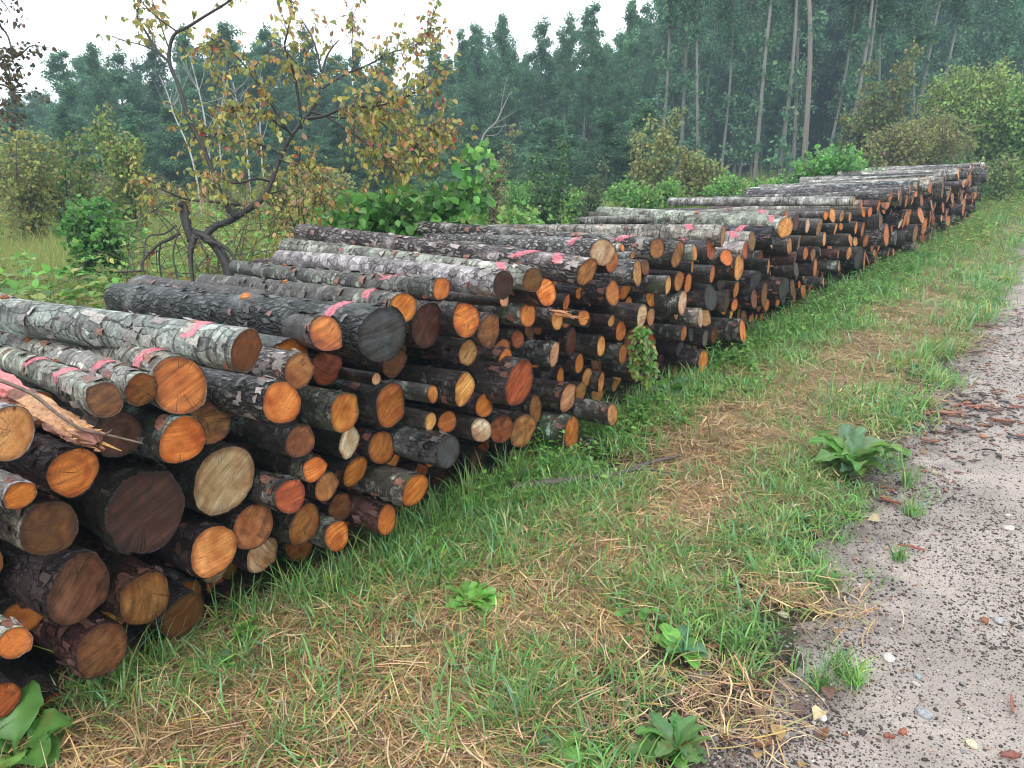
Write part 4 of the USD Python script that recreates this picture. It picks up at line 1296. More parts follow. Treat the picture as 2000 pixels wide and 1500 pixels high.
def shrub(name, label, cat, px, base_d, top_py, half_px, leaf, count, palette, seed, kind='oval', dens=1.0, stems=7, form='round', group=None, bark=(0.07, 0.055, 0.045), single=0, mat='leaf', clump=14, width=0.42, open_=0.0):
    """A shrub standing base_d metres ahead in column px, reaching up to row top_py."""
    r_ = np.random.default_rng(seed)
    b, h = tall_to(px, top_py, base_d)
    rad = half_px * base_d / FPX
    t = thing(name, label, cat, group, loc=b)
    st = MB()
    cs = []
    for k in range(stems):
        a = 2 * PI * (k + r_.random()) / stems
        if form == 'round':
            top = np.array([math.cos(a) * rad * r_.uniform(0.2, 0.75), math.sin(a) * rad * r_.uniform(0.2, 0.75), h * r_.uniform(0.6, 0.97)])
        elif form == 'spire':
            top = np.array([math.cos(a) * rad * r_.uniform(0.1, 0.8), math.sin(a) * rad * r_.uniform(0.1, 0.8), h * (1.0 if k == 0 else r_.uniform(0.45, 0.9))])
        else:
            top = np.array([math.cos(a) * rad * r_.uniform(0.4, 1.0), math.sin(a) * rad * r_.uniform(0.4, 1.0), h * r_.uniform(0.4, 1.0)])
        mid = top * np.array([0.35, 0.35, 0.5]) + r_.normal(0, 0.05 * h, 3) * [1, 1, 0.2]
        s = spline([[r_.normal(0, 0.04), r_.normal(0, 0.04), -0.05], mid, top], 9)
        st.add(*tube(s, np.linspace(0.016, 0.004, 9) * (h / 2.0) ** 0.7, 5, False), bark)
        for q in range(int(count / clump / stems)):
            u = r_.uniform(0.15, 1.0) ** 0.8
            c = s[min(8, int(u * 8.99))]
            d = rand_dirs(1, r_)[0]
            d[2] = d[2] * 0.7 + 0.15
            w = rad * (0.5 if form == 'round' else 0.3) * (1.15 - 0.75 * u * (form != 'round'))
            e = c + d * w * r_.uniform(0.3, 1.15)
            if form == 'round':
                el = np.array([e[0] / rad, e[1] / rad, (e[2] - h * 0.45) / (h * 0.56)])
                L = np.linalg.norm(el)
                if L > 1:
                    e = np.array([0, 0, h * 0.45]) + (e - [0, 0, h * 0.45]) / L * r_.uniform(0.8, 1.05)
            e[2] = np.clip(e[2], 0.06 * h, h * 1.0)
            if r_.random() < open_:
                continue
            st.add(*tube([c, (c + e) / 2 + r_.normal(0, 0.02, 3), e], [0.004 * (h / 2) ** 0.5, 0.003, 0.0015], 3, False), bark)
            cs.append(e)
    cs = np.array(cs)
    st.put(t, 'stems', 'twig_bark')
    v, f, c = crown(cs, leaf * r_.uniform(1.2, 2.6, len(cs)), clump, leaf, palette, r_, kind, width, 0.3, 0.8)
    k = 8 if kind == 'oval' else 4
    nf = 8 if kind == 'oval' else 2
    n = len(v) // k
    if single:
        V = v.reshape(n, k, 3)
        cen = V.mean(1) + b
        q = cen - EYE
        front = np.argsort(np.linalg.norm(q, axis=1) + 0.25 * r_.random(n))[:single]
        keep = np.ones(n, bool); keep[front] = False
        F = f.reshape(n, nf, 3)
        C = c.reshape(n, k, 3)
        for m in front:
            put(t, 'leaf', V[m], F[0], mat, True, {'Cd': C[m]})
        idx = np.nonzero(keep)[0]
        v = V[idx].reshape(-1, 3); c = C[idx].reshape(-1, 3)
        f = (F[0][None] + (np.arange(len(idx)) * k)[:, None, None]).reshape(-1, 3)
    put(t, 'foliage', v, f, mat, True, {'Cd': c}, kind='stuff')
    return t


# near and middle shrubs, left to right
shrub('shrub', 'rounded dark green leafy bush standing alone in the meadow at the left', 'bush', 182, 8.6, 396, 68, 0.062, 3600, BUSH, 1, stems=12, clump=12, single=110)
shrub('shrub', 'leafy bright green bush left of the other two behind the log pile', 'bush', 690, 6.0, 368, 88, 0.078, 2400, BUSH, 2, stems=9, clump=9, single=90)
shrub('shrub', 'leafy bright green bush in the middle of the three behind the log pile', 'bush', 790, 6.0, 358, 84, 0.085, 2200, BUSH, 3, stems=8, clump=8, single=90)
shrub('shrub', 'broad-leaved bright green bush with one tall shoot behind the log pile', 'bush', 893, 5.9, 322, 66, 0.085, 1900, BUSH, 4, stems=8, clump=8, single=110, form='spire')
shrub('sapling', 'feathery dark green sapling with three pointed tops beyond the pile', 'sapling', 1072, 11.5, 284, 52, 0.055, 2600, [(3, (0.05, 0.10, 0.045)), (2, (0.08, 0.15, 0.05))], 5, stems=6, form='spire', clump=12, group=None)
shrub('shrub', 'grey-green airy bush right of the feathery sapling', 'bush', 1160, 12.5, 322, 55, 0.05, 1700, [(3, (0.085, 0.13, 0.06)), (2, (0.11, 0.15, 0.08))], 6, stems=7, clump=10, form='spire', open_=0.2)
shrub('shrub', 'yellow-brown thin bush behind the broad-leaved bush', 'bush', 965, 12.0, 255, 60, 0.05, 1700, BROWNISH, 7, stems=10, clump=8, form='spire', open_=0.15)
shrub('sapling', 'yellow-green half-bare sapling in front of the dark trunks', 'sapling', 1283, 22.0, 216, 62, 0.10, 2100, OLIVE, 8, stems=8, clump=12, form='spire')
shrub('shrub', 'olive yellow bush right of the half-bare sapling', 'bush', 1352, 22.0, 280, 38, 0.095, 1300, OLIVE, 9, stems=7, clump=12)
shrub('shrub', 'second olive yellow bush, beside the brown trunk', 'bush', 1396, 22.0, 286, 32, 0.095, 1100, OLIVE, 10, stems=6, clump=12)
shrub('shrub', 'large rounded bright green bush beyond the far half of the pile', 'bush', 1637, 17.0, 285, 92, 0.10, 3400, BUSH, 11, stems=12, clump=12)
shrub('shrub', 'small green bush left of the large rounded one', 'bush', 1565, 18.0, 330, 42, 0.09, 1300, BUSH, 12, stems=7, clump=12)
shrub('climbing_tree', 'tall ragged tree overgrown with yellowish climbers', 'tree', 1722, 27.0, 100, 84, 0.12, 8000, OLIVE + BROWNISH[:2] + LIME[:1], 13, stems=12, clump=14, form='spire', kind='diamond', mat='far_leaf', open_=0.1)
shrub('shrub', 'brownish tangled bush under the climbing tree', 'bush', 1760, 23.0, 240, 88, 0.09, 5600, BROWNISH + OLIVE[:2], 14, stems=12, clump=12, kind='diamond', mat='far_leaf')
shrub('shrub', 'dull olive tangle between the climbing tree and the willow', 'bush', 1835, 24.0, 215, 78, 0.10, 5600, BROWNISH + OLIVE, 15, stems=11, clump=12, kind='diamond', mat='far_leaf')
shrub('willow_tree', 'broad bright yellow-green willow at the right edge of the photo', 'tree', 1915, 26.0, 122, 110, 0.125, 11000, LIME + OLIVE[:1], 16, stems=13, clump=16, kind='diamond', mat='far_leaf', width=0.34)
shrub('willow_tree', 'green willow cut off by the right edge of the photo', 'tree', 2030, 25.0, 140, 90, 0.125, 8000, LIME + BUSH[:1], 17, stems=10, clump=16, kind='diamond', mat='far_leaf', width=0.34)
shrub('shrub', 'dark green bush under the bright willow', 'bush', 1880, 22.0, 300, 60, 0.10, 2000, [(3, (0.05, 0.10, 0.045)), (2, (0.08, 0.13, 0.05))], 18, stems=9, clump=12, kind='diamond', mat='far_leaf')
shrub('shrub', 'low green bush at the edge of the track beyond the pile', 'bush', 1962, 24.0, 290, 46, 0.10, 1500, LIME + BROWNISH[:1], 19, stems=8, clump=12, kind='diamond', mat='far_leaf')
for k, (px, d, top, hp, pal, lab) in enumerate([
        (30, 13, 250, 85, OLIVE, 'ragged yellow-green bush at the left edge'), (115, 14, 262, 70, OLIVE + BUSH[:1], 'yellow-green bush behind the rounded dark bush'), (215, 13, 205, 55, OLIVE + LIME, 'pale upright bush with light leaves left of the forked limb'),
        (55, 18, 345, 95, BROWNISH, 'brown thicket low at the left edge of the meadow'), (190, 19, 335, 80, BROWNISH + OLIVE[:1], 'brown thicket behind the rounded dark bush'), (290, 19, 345, 75, BROWNISH, 'brown thicket left of the broken stump'),
        (560, 13, 330, 80, OLIVE, 'yellow-green low bush behind the autumn tree'), (470, 17, 340, 70, BROWNISH, 'brown thicket behind the leaning stem'), (640, 17, 330, 60, BROWNISH + OLIVE, 'brownish bush behind the leafy green ones'), (1020, 19, 345, 50, BUSH, 'low green bush left of the feathery sapling')]):
    shrub('shrub', lab, 'bush', px, d, top, hp, 0.068, 3800, pal, 100 + k, stems=9, clump=10, form='open' if k % 2 else 'round', kind='diamond', mat='far_leaf', open_=0.15)
for k, (px, d, top, hp) in enumerate([(1225, 20, 352, 45), (1310, 19, 352, 40), (1420, 20, 345, 45), (1490, 20, 340, 42), (1130, 16, 372, 40), (1015, 11, 402, 40), (1255, 15, 365, 38)]):
    shrub('shrub', ['low pale green bush below the half-bare sapling, left', 'low green bush at the foot of the half-bare sapling', 'low green bush before the brown trunk', 'low green bush left of the two green ones by the pine', 'low green bush under the grey-green airy one', 'weedy green clump behind the short mossy log', 'low weedy bush beyond the middle of the pile'][k],
          'bush', px, d, top, hp, 0.08, 2000, BUSH + LIME[:1], 140 + k, stems=8, clump=10, kind='diamond', mat='far_leaf')

# thin white birches behind the autumn tree
for k, (pts, lab) in enumerate([([(412, 335), (403, 257), (394, 202), (376, 130), (366, 96)], 'thin white birch stem, rightmost of the two tall ones by the dark forked limb'),
                                ([(388, 372), (370, 293), (341, 227), (326, 180), (311, 147)], 'thin white birch stem leaning left beside the dark forked limb'),
                                ([(432, 330), (428, 250), (436, 190), (448, 140)], 'thin white birch stem among the yellow leaves'),
                                ([(486, 335), (478, 260), (463, 200), (455, 160)], 'thin white birch stem left of the autumn tree stem'),
                                ([(512, 320), (508, 230), (512, 150)], 'dim white birch stem behind the autumn tree stem')]):
    d = 17.0 + 0.4 * k
    q = [at_depth(px, py, d) for px, py in pts]
    g = q[0].copy(); g[2] = land1(g[0], g[1]) - 0.1
    t = thing('birch_sapling', lab, 'birch', None, loc=g)
    mb = MB()
    ax = spline(np.array([g] + q) - g, 16)
    mb.add(*tube(ax, np.linspace(0.026, 0.008, 16), 6), (0.32, 0.33, 0.31))
    mb.put(t, 'trunk', 'twig_bark')
    r_ = np.random.default_rng(k)
    mb = MB()
    for _ in range(9):
        i = r_.integers(6, 15)
        e = ax[i] + np.array([r_.normal(0, 0.35), r_.normal(0, 0.35), r_.uniform(0.35, 1.0)])
        mb.add(*tube(spline([ax[i], (ax[i] + e) / 2 + r_.normal(0, 0.06, 3), e], 5), np.linspace(0.009, 0.003, 5), 4, False), (0.26, 0.26, 0.25))
    mb.put(t, 'twigs', 'twig_bark', kind='stuff')

# a dead birch leaning in front of the wood
g = ground_at(925, 24.0)
t = thing('dead_tree', 'pale dead tree leaning right with bare forked branches, before the dark wood', 'dead tree', loc=g)
mb = MB()
Pm = lambda px, py: at_depth(px, py, 24.0) - g
mb.add(*tube(spline([[0, 0, -0.1], Pm(939, 279), Pm(968, 240), Pm(985, 205), Pm(998, 178)], 14), np.linspace(0.042, 0.010, 14), 6), (0.17, 0.17, 0.16))
mb.put(t, 'trunk', 'twig_bark')
for a, b, c in (((965, 243), (990, 228), (1012, 214)), ((960, 250), (985, 246), (1006, 244)), ((978, 218), (982, 190), (990, 150)), ((950, 265), (972, 262), (988, 240))):
    v, f = tube(spline([Pm(*a), Pm(*b), Pm(*c)], 7), np.linspace(0.016, 0.005, 7), 5)
    put(t, 'branch', v, f, 'twig_bark', True, {'Cd': (0.17, 0.17, 0.16)})

# ------------------------------------------------------------------ the autumn tree behind the pile
DARK = (0.030, 0.026, 0.024)
D0 = 5.9
ra = np.random.default_rng(404)
root = at_depth(455, 700, D0)
root[2] = land1(root[0], root[1])
t = thing('autumn_tree', 'leaning crooked tree with yellow, orange and red leaves and a broken stump', 'tree', loc=root)


def bough(pts, r0, r1, name='branch', d0=0.0, d1=0.0, n=None, sides=7, mbx=None):
    """A limb traced through picture columns and rows, at its own depth, bowed a little in depth."""
    k = len(pts)
    q = [at_depth(px, py, D0 + d0 + (d1 - d0) * i / (k - 1)) - root for i, (px, py) in enumerate(pts)]
    s = spline(q, n or 5 * k)
    s += 0.012 * (np.stack([fbm(s * 4 + j * 7.7, 2, j) for j in range(3)], -1) - 0.5)
    v, f = tube(s, np.linspace(r0, r1, len(s)), sides)
    if mbx is None:
        put(t, name, v, f, 'twig_bark', True, {'Cd': DARK})
    else:
        mbx.add(v, f, DARK)
    return s


bs = []
bough([(458, 712), (455, 620), (446, 530), (425, 485), (400, 462), (372, 452), (362, 430), (355, 400)], 0.045, 0.030, 'trunk', 0, 0, 44, 9)
bough([(350, 402), (356, 396), (362, 402), (366, 425), (368, 448), (374, 472)], 0.018, 0.031, 'broken_stump', -0.08, -0.03, 20, 8)
bough([(380, 458), (372, 500), (378, 560)], 0.03, 0.012, 'branch', -0.05, -0.1)
bs.append((bough([(398, 464), (420, 442), (447, 432), (490, 405), (512, 388), (530, 355), (550, 300), (572, 262), (600, 226), (620, 195), (628, 150), (638, 112), (650, 92), (663, 78)], 0.029, 0.004, 'branch', 0, 0.25, 70, 8), 0.25))
bs.append((bough([(627, 140), (620, 105), (610, 75), (596, 50), (585, 34)], 0.010, 0.003, 'branch', 0.2, 0.4), .4))
bs.append((bough([(588, 252), (586, 215), (580, 172), (570, 130), (556, 92), (562, 60), (568, 20), (568, -20)], 0.013, 0.004, 'branch', 0.1, -0.3), .9))
bs.append((bough([(556, 96), (585, 128), (617, 153)], 0.007, 0.003, 'branch', -0.2, -0.1), .5))
bs.append((bough([(600, 232), (633, 226), (660, 215), (693, 206), (722, 210), (767, 200), (820, 175), (858, 150)], 0.014, 0.003, 'branch', 0.1, -0.5), 2.2))
bs.append((bough([(629, 172), (655, 155), (683, 140), (720, 127), (760, 104), (800, 92), (846, 70)], 0.011, 0.003, 'branch', 0.2, 0.6), 2.0))
bs.append((bough([(608, 218), (650, 228), (700, 230), (755, 234), (800, 242), (845, 252), (886, 262)], 0.011, 0.003, 'branch', 0.1, 0.3), 2.4))
bs.append((bough([(690, 140), (688, 90), (690, 45), (686, 15)], 0.006, 0.002, 'branch', 0.3, 0.4), .6))
bs.append((bough([(810, 92), (838, 60), (843, 32)], 0.005, 0.002, 'branch', 0.6, 0.6), .6))
bs.append((bough([(740, 236), (775, 262), (820, 290), (850, 310)], 0.007, 0.002, 'branch', 0.2, -0.2), 1.8))
bs.append((bough([(640, 228), (690, 262), (740, 300), (770, 330)], 0.009, 0.002, 'branch', 0.1, -0.3), 2.0))
bs.append((bough([(572, 262), (540, 240), (500, 214), (458, 206), (430, 216)], 0.010, 0.003, 'branch', 0.1, -0.4), 1.3))
bs.append((bough([(550, 300), (520, 285), (470, 276), (430, 262), (400, 268)], 0.010, 0.003, 'branch', 0.1, 0.3), 1.3))
bs.append((bough([(530, 355), (500, 348), (460, 358), (420, 345), (395, 352)], 0.010, 0.003, 'branch', 0.1, -0.3), 1.4))
bs.append((bough([(545, 310), (570, 318), (600, 330), (625, 362)], 0.009, 0.002, 'branch', 0.1, -0.4), 1.1))
bs.append((bough([(570, 265), (552, 240), (520, 190), (480, 130), (440, 92), (400, 88)], 0.010, 0.003, 'branch', 0.0, -0.3), 1.3))
bs.append((bough([(515, 390), (540, 405), (560, 430), (562, 470)], 0.008, 0.002, 'branch', 0.0, -0.2), .6))
bs.append((bough([(460, 424), (435, 390), (414, 330), (392, 280), (370, 235), (352, 176), (331, 122), (334, 84), (345, 64), (368, 52), (396, 35), (425, 18), (452, 0)], 0.020, 0.008, 'branch', 0.0, -0.2, 60, 8), .35))
bs.append((bough([(331, 122), (308, 99), (285, 62), (268, 33), (275, 0), (282, -20)], 0.011, 0.005, 'branch', -0.1, 0.2), .45))
bs.append((bough([(343, 60), (315, 40), (290, 18), (271, -2)], 0.007, 0.004, 'branch', -0.15, -0.2), .2))
bs.append((bough([(305, 101), (275, 88), (240, 80), (213, 69)], 0.006, 0.002, 'branch', 0.0, 0.1), .1))
bs.append((bough([(330, 95), (318, 60), (305, 25), (295, -10)], 0.006, 0.003, 'branch', -0.1, 0.2), .1))
bs.append((bough([(470, 400), (430, 396), (367, 389), (335, 378), (304, 363), (278, 345), (253, 330)], 0.012, 0.003, 'branch', 0.0, -0.3), .5))
bs.append((bough([(372, 390), (330, 352), (280, 352), (225, 372)], 0.006, 0.002, 'branch', -0.1, 0.2), .35))
bs.append((bough([(352, 455), (330, 468), (312, 476), (290, 496), (276, 515), (277, 528), (252, 530), (224, 531)], 0.014, 0.006, 'branch', -0.1, -0.3), .2))
bs.append((bough([(345, 440), (322, 456), (290, 462), (282, 490), (279, 530)], 0.008, 0.004, 'branch', -0.15, -0.3), .1))
bs.append((bough([(400, 470), (430, 478), (455, 500), (470, 540), (478, 600)], 0.018, 0.008, 'branch', -0.05, -0.2), .2))
bs.append((bough([(314, 474), (310, 510), (318, 560), (314, 600)], 0.007, 0.004, 'branch', -0.1, -0.1), .1))
bs.append((bough([(345, 462), (338, 500), (346, 545), (342, 600)], 0.006, 0.004, 'branch', -0.2, -0.2), .1))
bs.append((bough([(520, 380), (560, 372), (600, 384), (628, 402)], 0.007, 0.002, 'branch', 0.1, -0.2), .8))
# a tangle of fine dead twigs about the foot
tg2 = MB()
for k in range(70):
    px, py = ra.uniform(250, 560), ra.uniform(395, 540)
    a = at_depth(px, py, D0 + ra.normal(0, 0.25)) - root
    L = ra.uniform(0.15, 0.5)
    d = unit(rand_dirs(1, ra)[0] * [1, 1, 0.6])
    tg2.add(*tube(spline([a, a + d * L * 0.5 + [0, 0, 0.06 * L], a + d * L + [0, 0, -0.5 * L]], 7), np.linspace(0.004, 0.0012, 7), 4, False), (0.06, 0.048, 0.04))
tg2.put(t, 'dead_twigs', 'twig_bark', kind='stuff')
# twigs with leaves
tw = MB()
LP, LD = [], []
starts = [(s, w) for s, w in bs]
W = np.array([w * len(s) ** 0.3 for s, w in starts]); W /= W.sum()
for k in range(820):
    s, w = starts[ra.choice(len(starts), p=W)]
    i = int(ra.uniform(0.28, 1.0) * (len(s) - 1))
    p = s[i]
    tan = unit(s[min(i + 1, len(s) - 1)] - s[max(i - 1, 0)])
    d = unit(tan * 0.7 + rand_dirs(1, ra)[0] * 0.9 + np.array([0, 0, -0.05]))
    L = ra.uniform(0.10, 0.34)
    q = spline([p, p + d * L * 0.5, p + d * L + np.array([0, 0, -0.20 * L])], 6)
    tw.add(*tube(q, np.linspace(0.0032, 0.0012, 6), 3, False), (0.06, 0.045, 0.035))
    for j in range(ra.integers(3, 10)):
        u = ra.uniform(0.25, 1.0)
        a = q[min(5, int(u * 5.99))]
        LP.append(a + ra.normal(0, 0.006, 3))
        LD.append(unit(rand_dirs(1, ra)[0] * 0.7 + d * 0.4 + np.array([0, 0, -0.75])))
tw.put(t, 'twigs', 'twig_bark', kind='stuff')
LP, LD = np.array(LP), np.array(LD)
n = len(LP)
LN = unit(rand_dirs(n, ra) + np.array([0.5, -0.7, 0.6]))
lv, lf, lk = leaf_mesh(LP, LD, LN, ra.uniform(0.024, 0.060, n), 'oval', 0.33, 0.12, 0.22)
lc = pick(AUTUMN, n, 0.2, ra)
V = lv.reshape(n, 8, 3)
oid = np.argsort(np.linalg.norm(LP + root - EYE, axis=1) + 0.6 * ra.random(n))
for m in oid[:300]:
    put(t, 'leaf', V[m], lf[:8], 'leaf', True, {'Cd': lc[m]})
m = oid[300:]
put(t, 'foliage', V[m].reshape(-1, 3), (lf[:8][None] + (np.arange(len(m)) * 8)[:, None, None]).reshape(-1, 3), 'leaf', True, {'Cd': np.repeat(lc[m], 8, 0)}, kind='stuff')
print('autumn leaves', n)

shrub('shrub', 'yellow-leaved thin undergrowth right of the leaning tree stem', 'bush', 575, 6.6, 315, 75, 0.045, 900, AUTUMN, 301, stems=12, clump=6, form='open', open_=0.1, width=0.36)
shrub('shrub', 'yellow-leaved thin undergrowth around the broken stump', 'bush', 420, 6.8, 395, 95, 0.042, 700, AUTUMN + OLIVE[:2], 302, stems=14, clump=5, form='open', open_=0.1, width=0.36)
# a leafy bough hanging in from a tree just outside the left edge
g = ground_at(-260, 6.5)
t2 = thing('overhanging_tree', 'tree at the left edge whose thin leafy twigs hang in against the sky', 'tree', loc=g)
mb = MB()
Q = lambda px, py, d=6.5: at_depth(px, py, d) - g
ax = spline([[0, 0, -0.1], Q(-250, 400), Q(-235, 200), Q(-220, -100), Q(-200, -400)], 20)
put(t2, 'trunk', *tube(ax, np.linspace(0.09, 0.04, 20), 8), 'twig_bark', True, {'Cd': DARK})
ro = np.random.default_rng(9)
LP, LD = [], []
tw = MB()
for pts in ([(-230, 150), (-120, 120), (-30, 110), (30, 112), (60, 90), (95, 92)], [(-225, 50), (-110, 20), (-20, 40), (15, 70), (25, 120), (40, 140)], [(-235, 240), (-120, 215), (-30, 212), (10, 218), (28, 236)], [(-228, 0), (-100, -60), (-10, -10), (20, 24)], [(-235, 220), (-100, 160), (0, 165), (30, 180), (78, 178)], [(-230, 100), (-90, 80), (-5, 100), (18, 140), (20, 165)]):
    s = spline([Q(*p) for p in pts], 24)
    put(t2, 'branch', *tube(s, np.linspace(0.016, 0.002, 24), 5, False), 'twig_bark', True, {'Cd': DARK})
    for k in range(26):
        i = ro.integers(8, 24)
        d = unit(rand_dirs(1, ro)[0] + np.array([0, 0, -0.3]))
        e = s[i] + d * ro.uniform(0.04, 0.14)
        tw.add(*tube([s[i], e], [0.002, 0.001], 3, False), DARK)
        for _ in range(4):
            LP.append(e + ro.normal(0, 0.02, 3)); LD.append(unit(rand_dirs(1, ro)[0] + np.array([0, 0, -0.6])))
tw.put(t2, 'twigs', 'twig_bark', kind='stuff')
n = len(LP)
lv, lf, lk = leaf_mesh(np.array(LP), np.array(LD), rand_dirs(n, ro), ro.uniform(0.025, 0.05, n), 'oval', 0.4)
put(t2, 'foliage', lv, lf, 'leaf', True, {'Cd': np.repeat(pick([(3, (0.05, 0.06, 0.03)), (2, (0.10, 0.06, 0.04)), (1, (0.14, 0.10, 0.04))], n, 0.2, ro), 8, 0)}, kind='stuff')

# ------------------------------------------------------------------ grass, straw, weeds
GRASS = [(5, (0.10, 0.25, 0.055)), (4, (0.15, 0.34, 0.08)), (1.6, (0.26, 0.38, 0.09)), (0.8, (0.36, 0.33, 0.12)), (2.4, (0.16, 0.35, 0.17))]
STRAW = [(4, (0.42, 0.27, 0.14)), (3, (0.31, 0.18, 0.10)), (3, (0.58, 0.42, 0.24)), (2.4, (0.15, 0.085, 0.055)), (1.4, (0.24, 0.27, 0.08)), (1, (0.50, 0.33, 0.10))]
MEADOW = [(4, (0.24, 0.312, 0.084)), (3, (0.324, 0.36, 0.108)), (2, (0.168, 0.252, 0.06)), (1.2, (0.384, 0.324, 0.132))]
WEED = [(4, (0.11, 0.28, 0.055)), (3, (0.17, 0.37, 0.075)), (2, (0.25, 0.44, 0.10)), (1, (0.08, 0.19, 0.07))]


def blades(n, spread, lo, hi, width, lean, palette, r_, segs=4, lie=False):
    """A tuft of n grass blades."""
    B = np.stack([r_.normal(0, spread, n), r_.normal(0, spread, n), np.zeros(n)], 1)
    a = r_.uniform(0, 2 * PI, n)
    out = np.stack([np.cos(a), np.sin(a), 0 * a], 1)
    L = r_.uniform(lo, hi, n)
    le = np.abs(r_.normal(lean, 0.3, n))
    u = np.linspace(0, 1, segs + 1)
    if lie:
        h0 = r_.uniform(0.002, 0.045, n)
        side = np.cross(out, [0, 0, 1.0])
        k = r_.normal(0, 0.45, n)
        P = B[:, None] + (u[None, :, None] - 0.5) * L[:, None, None] * out[:, None] + (k * L)[:, None, None] * (u[None, :, None] ** 2) * side[:, None]
        P[..., 2] += h0[:, None] + (r_.normal(0, 0.09, n) * L)[:, None] * (u - 0.5)[None] + 0.1 * L[:, None] * (u * (1 - u))[None]
        P[..., 2] = np.maximum(P[..., 2], 0.001)
    else:
        th = le[:, None] * (0.35 + 1.5 * u[None])            # bends over along its length
        st = L[:, None] / segs
        dx = np.cumsum(np.concatenate([np.zeros((n, 1)), np.sin(th[:, :-1]) * st], 1), 1)
        dz = np.cumsum(np.concatenate([np.zeros((n, 1)), np.cos(th[:, :-1]) * st], 1), 1)
        P = B[:, None] + dx[..., None] * out[:, None]
        P[..., 2] += dz
    S = np.cross(out, [0, 0, 1.0])
    tw = r_.normal(0, 0.5, n)
    S = S * np.cos(tw)[:, None] + out * np.sin(tw)[:, None]
    w = width * r_.uniform(0.6, 1.4, n)[:, None] * np.array([0.75, 1.0, 0.9, 0.6, 0.08])[None, :segs + 1] if segs == 4 else width * r_.uniform(0.6, 1.4, n)[:, None] * np.linspace(1, 0.1, segs + 1)[None]
    v = np.concatenate([P - S[:, None] * w[..., None] / 2, P + S[:, None] * w[..., None] / 2], 1)
    m = segs + 1
    q = np.array([[j, m + j, m + j + 1, j + 1] for j in range(segs)])
    q = np.vstack([q[:, [0, 1, 2]], q[:, [0, 2, 3]]])
    f = (q[None] + (np.arange(n) * 2 * m)[:, None, None]).reshape(-1, 3)
    c = pick(palette, n, 0.2, r_)
    c = np.repeat(c, 2 * m, 0)
    tipy = np.tile(np.concatenate([u, u]), n)[:, None]
    yel = np.repeat((r_.random(n) < 0.22)[:, None], 2 * m, 0)
    c = np.where(yel, c * (1 - 0.6 * tipy) + np.array([0.30, 0.23, 0.09]) * 0.6 * tipy, c)
    return v.reshape(-1, 3), f, c


def dart(n, x0, x1, y0, y1, keep, r_):
    """n spots in a rectangle, near ones denser, kept with the probability keep(x, y)."""
    X = r_.uniform(x0, x1, n)
    Y = r_.uniform(y0, y1, n)
    ok = r_.random(n) < keep(X, Y)
    return X[ok], Y[ok]


def nz(x, y, s, seed, o=3):
    return fbm(np.stack([x * s, y * s, np.zeros_like(x) + seed * 3.1], -1), o, seed)


def foot(y):
    return -2.17 - 0.05 * np.sin(y * 2.1) - 0.04 * np.sin(y * 5.3 + 1)


def strawness(x, y):
    """Where mown grass lies dead on the verge: along its middle, in patches, and in the far rut."""
    mid = np.exp(-((x + 1.42 + 0.10 * np.sin(y * 1.3)) / 0.33) ** 2)
    rut = 1.25 * np.exp(-((x + 1.15) / 0.28) ** 2) * sstep(3, 6, y)
    s = (mid * sstep(7.0, 3.5, y) + 0.9 * rut) + 0.9 * (nz(x, y, 1.7, 61) - 0.5)
    s += 0.7 * np.exp(-((x + 1.40) / 0.38) ** 2 - ((y - 1.2) / 0.5) ** 2)
    return np.clip(s, 0, 1)


def roadness(x, y):
    p = np.stack([x, y, np.zeros_like(x)], -1)
    return 0.55 * sstep(-1.0, -0.72, x + 0.35 * (fbm(p * 3.1, 3, 44) - 0.5)) + 0.45 * sstep(-0.72, -0.42, x + 0.22 * (fbm(p * 1.7, 3, 2) - 0.5) + 0.3 * (fbm(p * 7.0, 3, 22) - 0.5))


rg = np.random.default_rng(21)


def scatter(name, label, cat, protos, X, Y, smin, smax, tall=1.0, tiltmax=0.15, dz=-0.004, grow=None):
    n = len(X)
    Z = land(X, Y) + dz
    s = rg.uniform(smin, smax, n)
    if grow is not None:
        s = s * grow(X, Y)
    path = '/World/' + numbered('/World', name)
    pi = instancer(path, protos, np.stack([X, Y, Z], 1), rg.uniform(0, 2 * PI, n), np.stack([s, s, s * tall * rg.uniform(0.8, 1.2, n)], 1), rg.integers(0, len(protos), n), rg.uniform(-tiltmax, tiltmax, n))
    tag(pi, label, cat, kind='stuff')
    return pi


long_ = [(*blades(24, 0.03, 0.10, 0.28, 0.0055, 0.65, GRASS, rg), 'grass_blade') for _ in range(5)]
short = [(*blades(36, 0.042, 0.03, 0.12, 0.0046, 1.0, GRASS, rg), 'grass_blade') for _ in range(7)]
tuft = [(*blades(30, 0.03, 0.06, 0.17, 0.0052, 0.85, GRASS, rg), 'grass_blade') for _ in range(6)]
dead = [(*blades(70, 0.06, 0.035, 0.13, 0.0028, 0.5, STRAW, rg, 4, True), 'straw') for _ in range(8)]
deadup = [(*blades(12, 0.03, 0.05, 0.16, 0.0030, 0.95, STRAW, rg), 'straw') for _ in range(5)]

# single plants and the fallen branch keep a little room
ROOM = [(922, 1195, 0.21), (1668, 925, 0.24), (1330, 1285, 0.17), (1318, 1478, 0.20), (1085, 1488, 0.13), (1085, 1010, 0.08), (415, 1300, 0.09), (1305, 780, 0.16), (38, 1490, 0.15)] + [(1000 + 332 * k / 9, 968 - 66 * (k / 9) ** 1.5, 0.09) for k in range(10)]
ROOM = [(*at_z(a, b, 0.0)[:2], c) for a, b, c in ROOM]


def roomy(x, y):
    o = np.ones_like(x)
    for a, b, c in ROOM:
        o = o * (0.12 + 0.88 * sstep(c * 0.7, c * 1.2, np.hypot(x - a, y - b)))
    return o


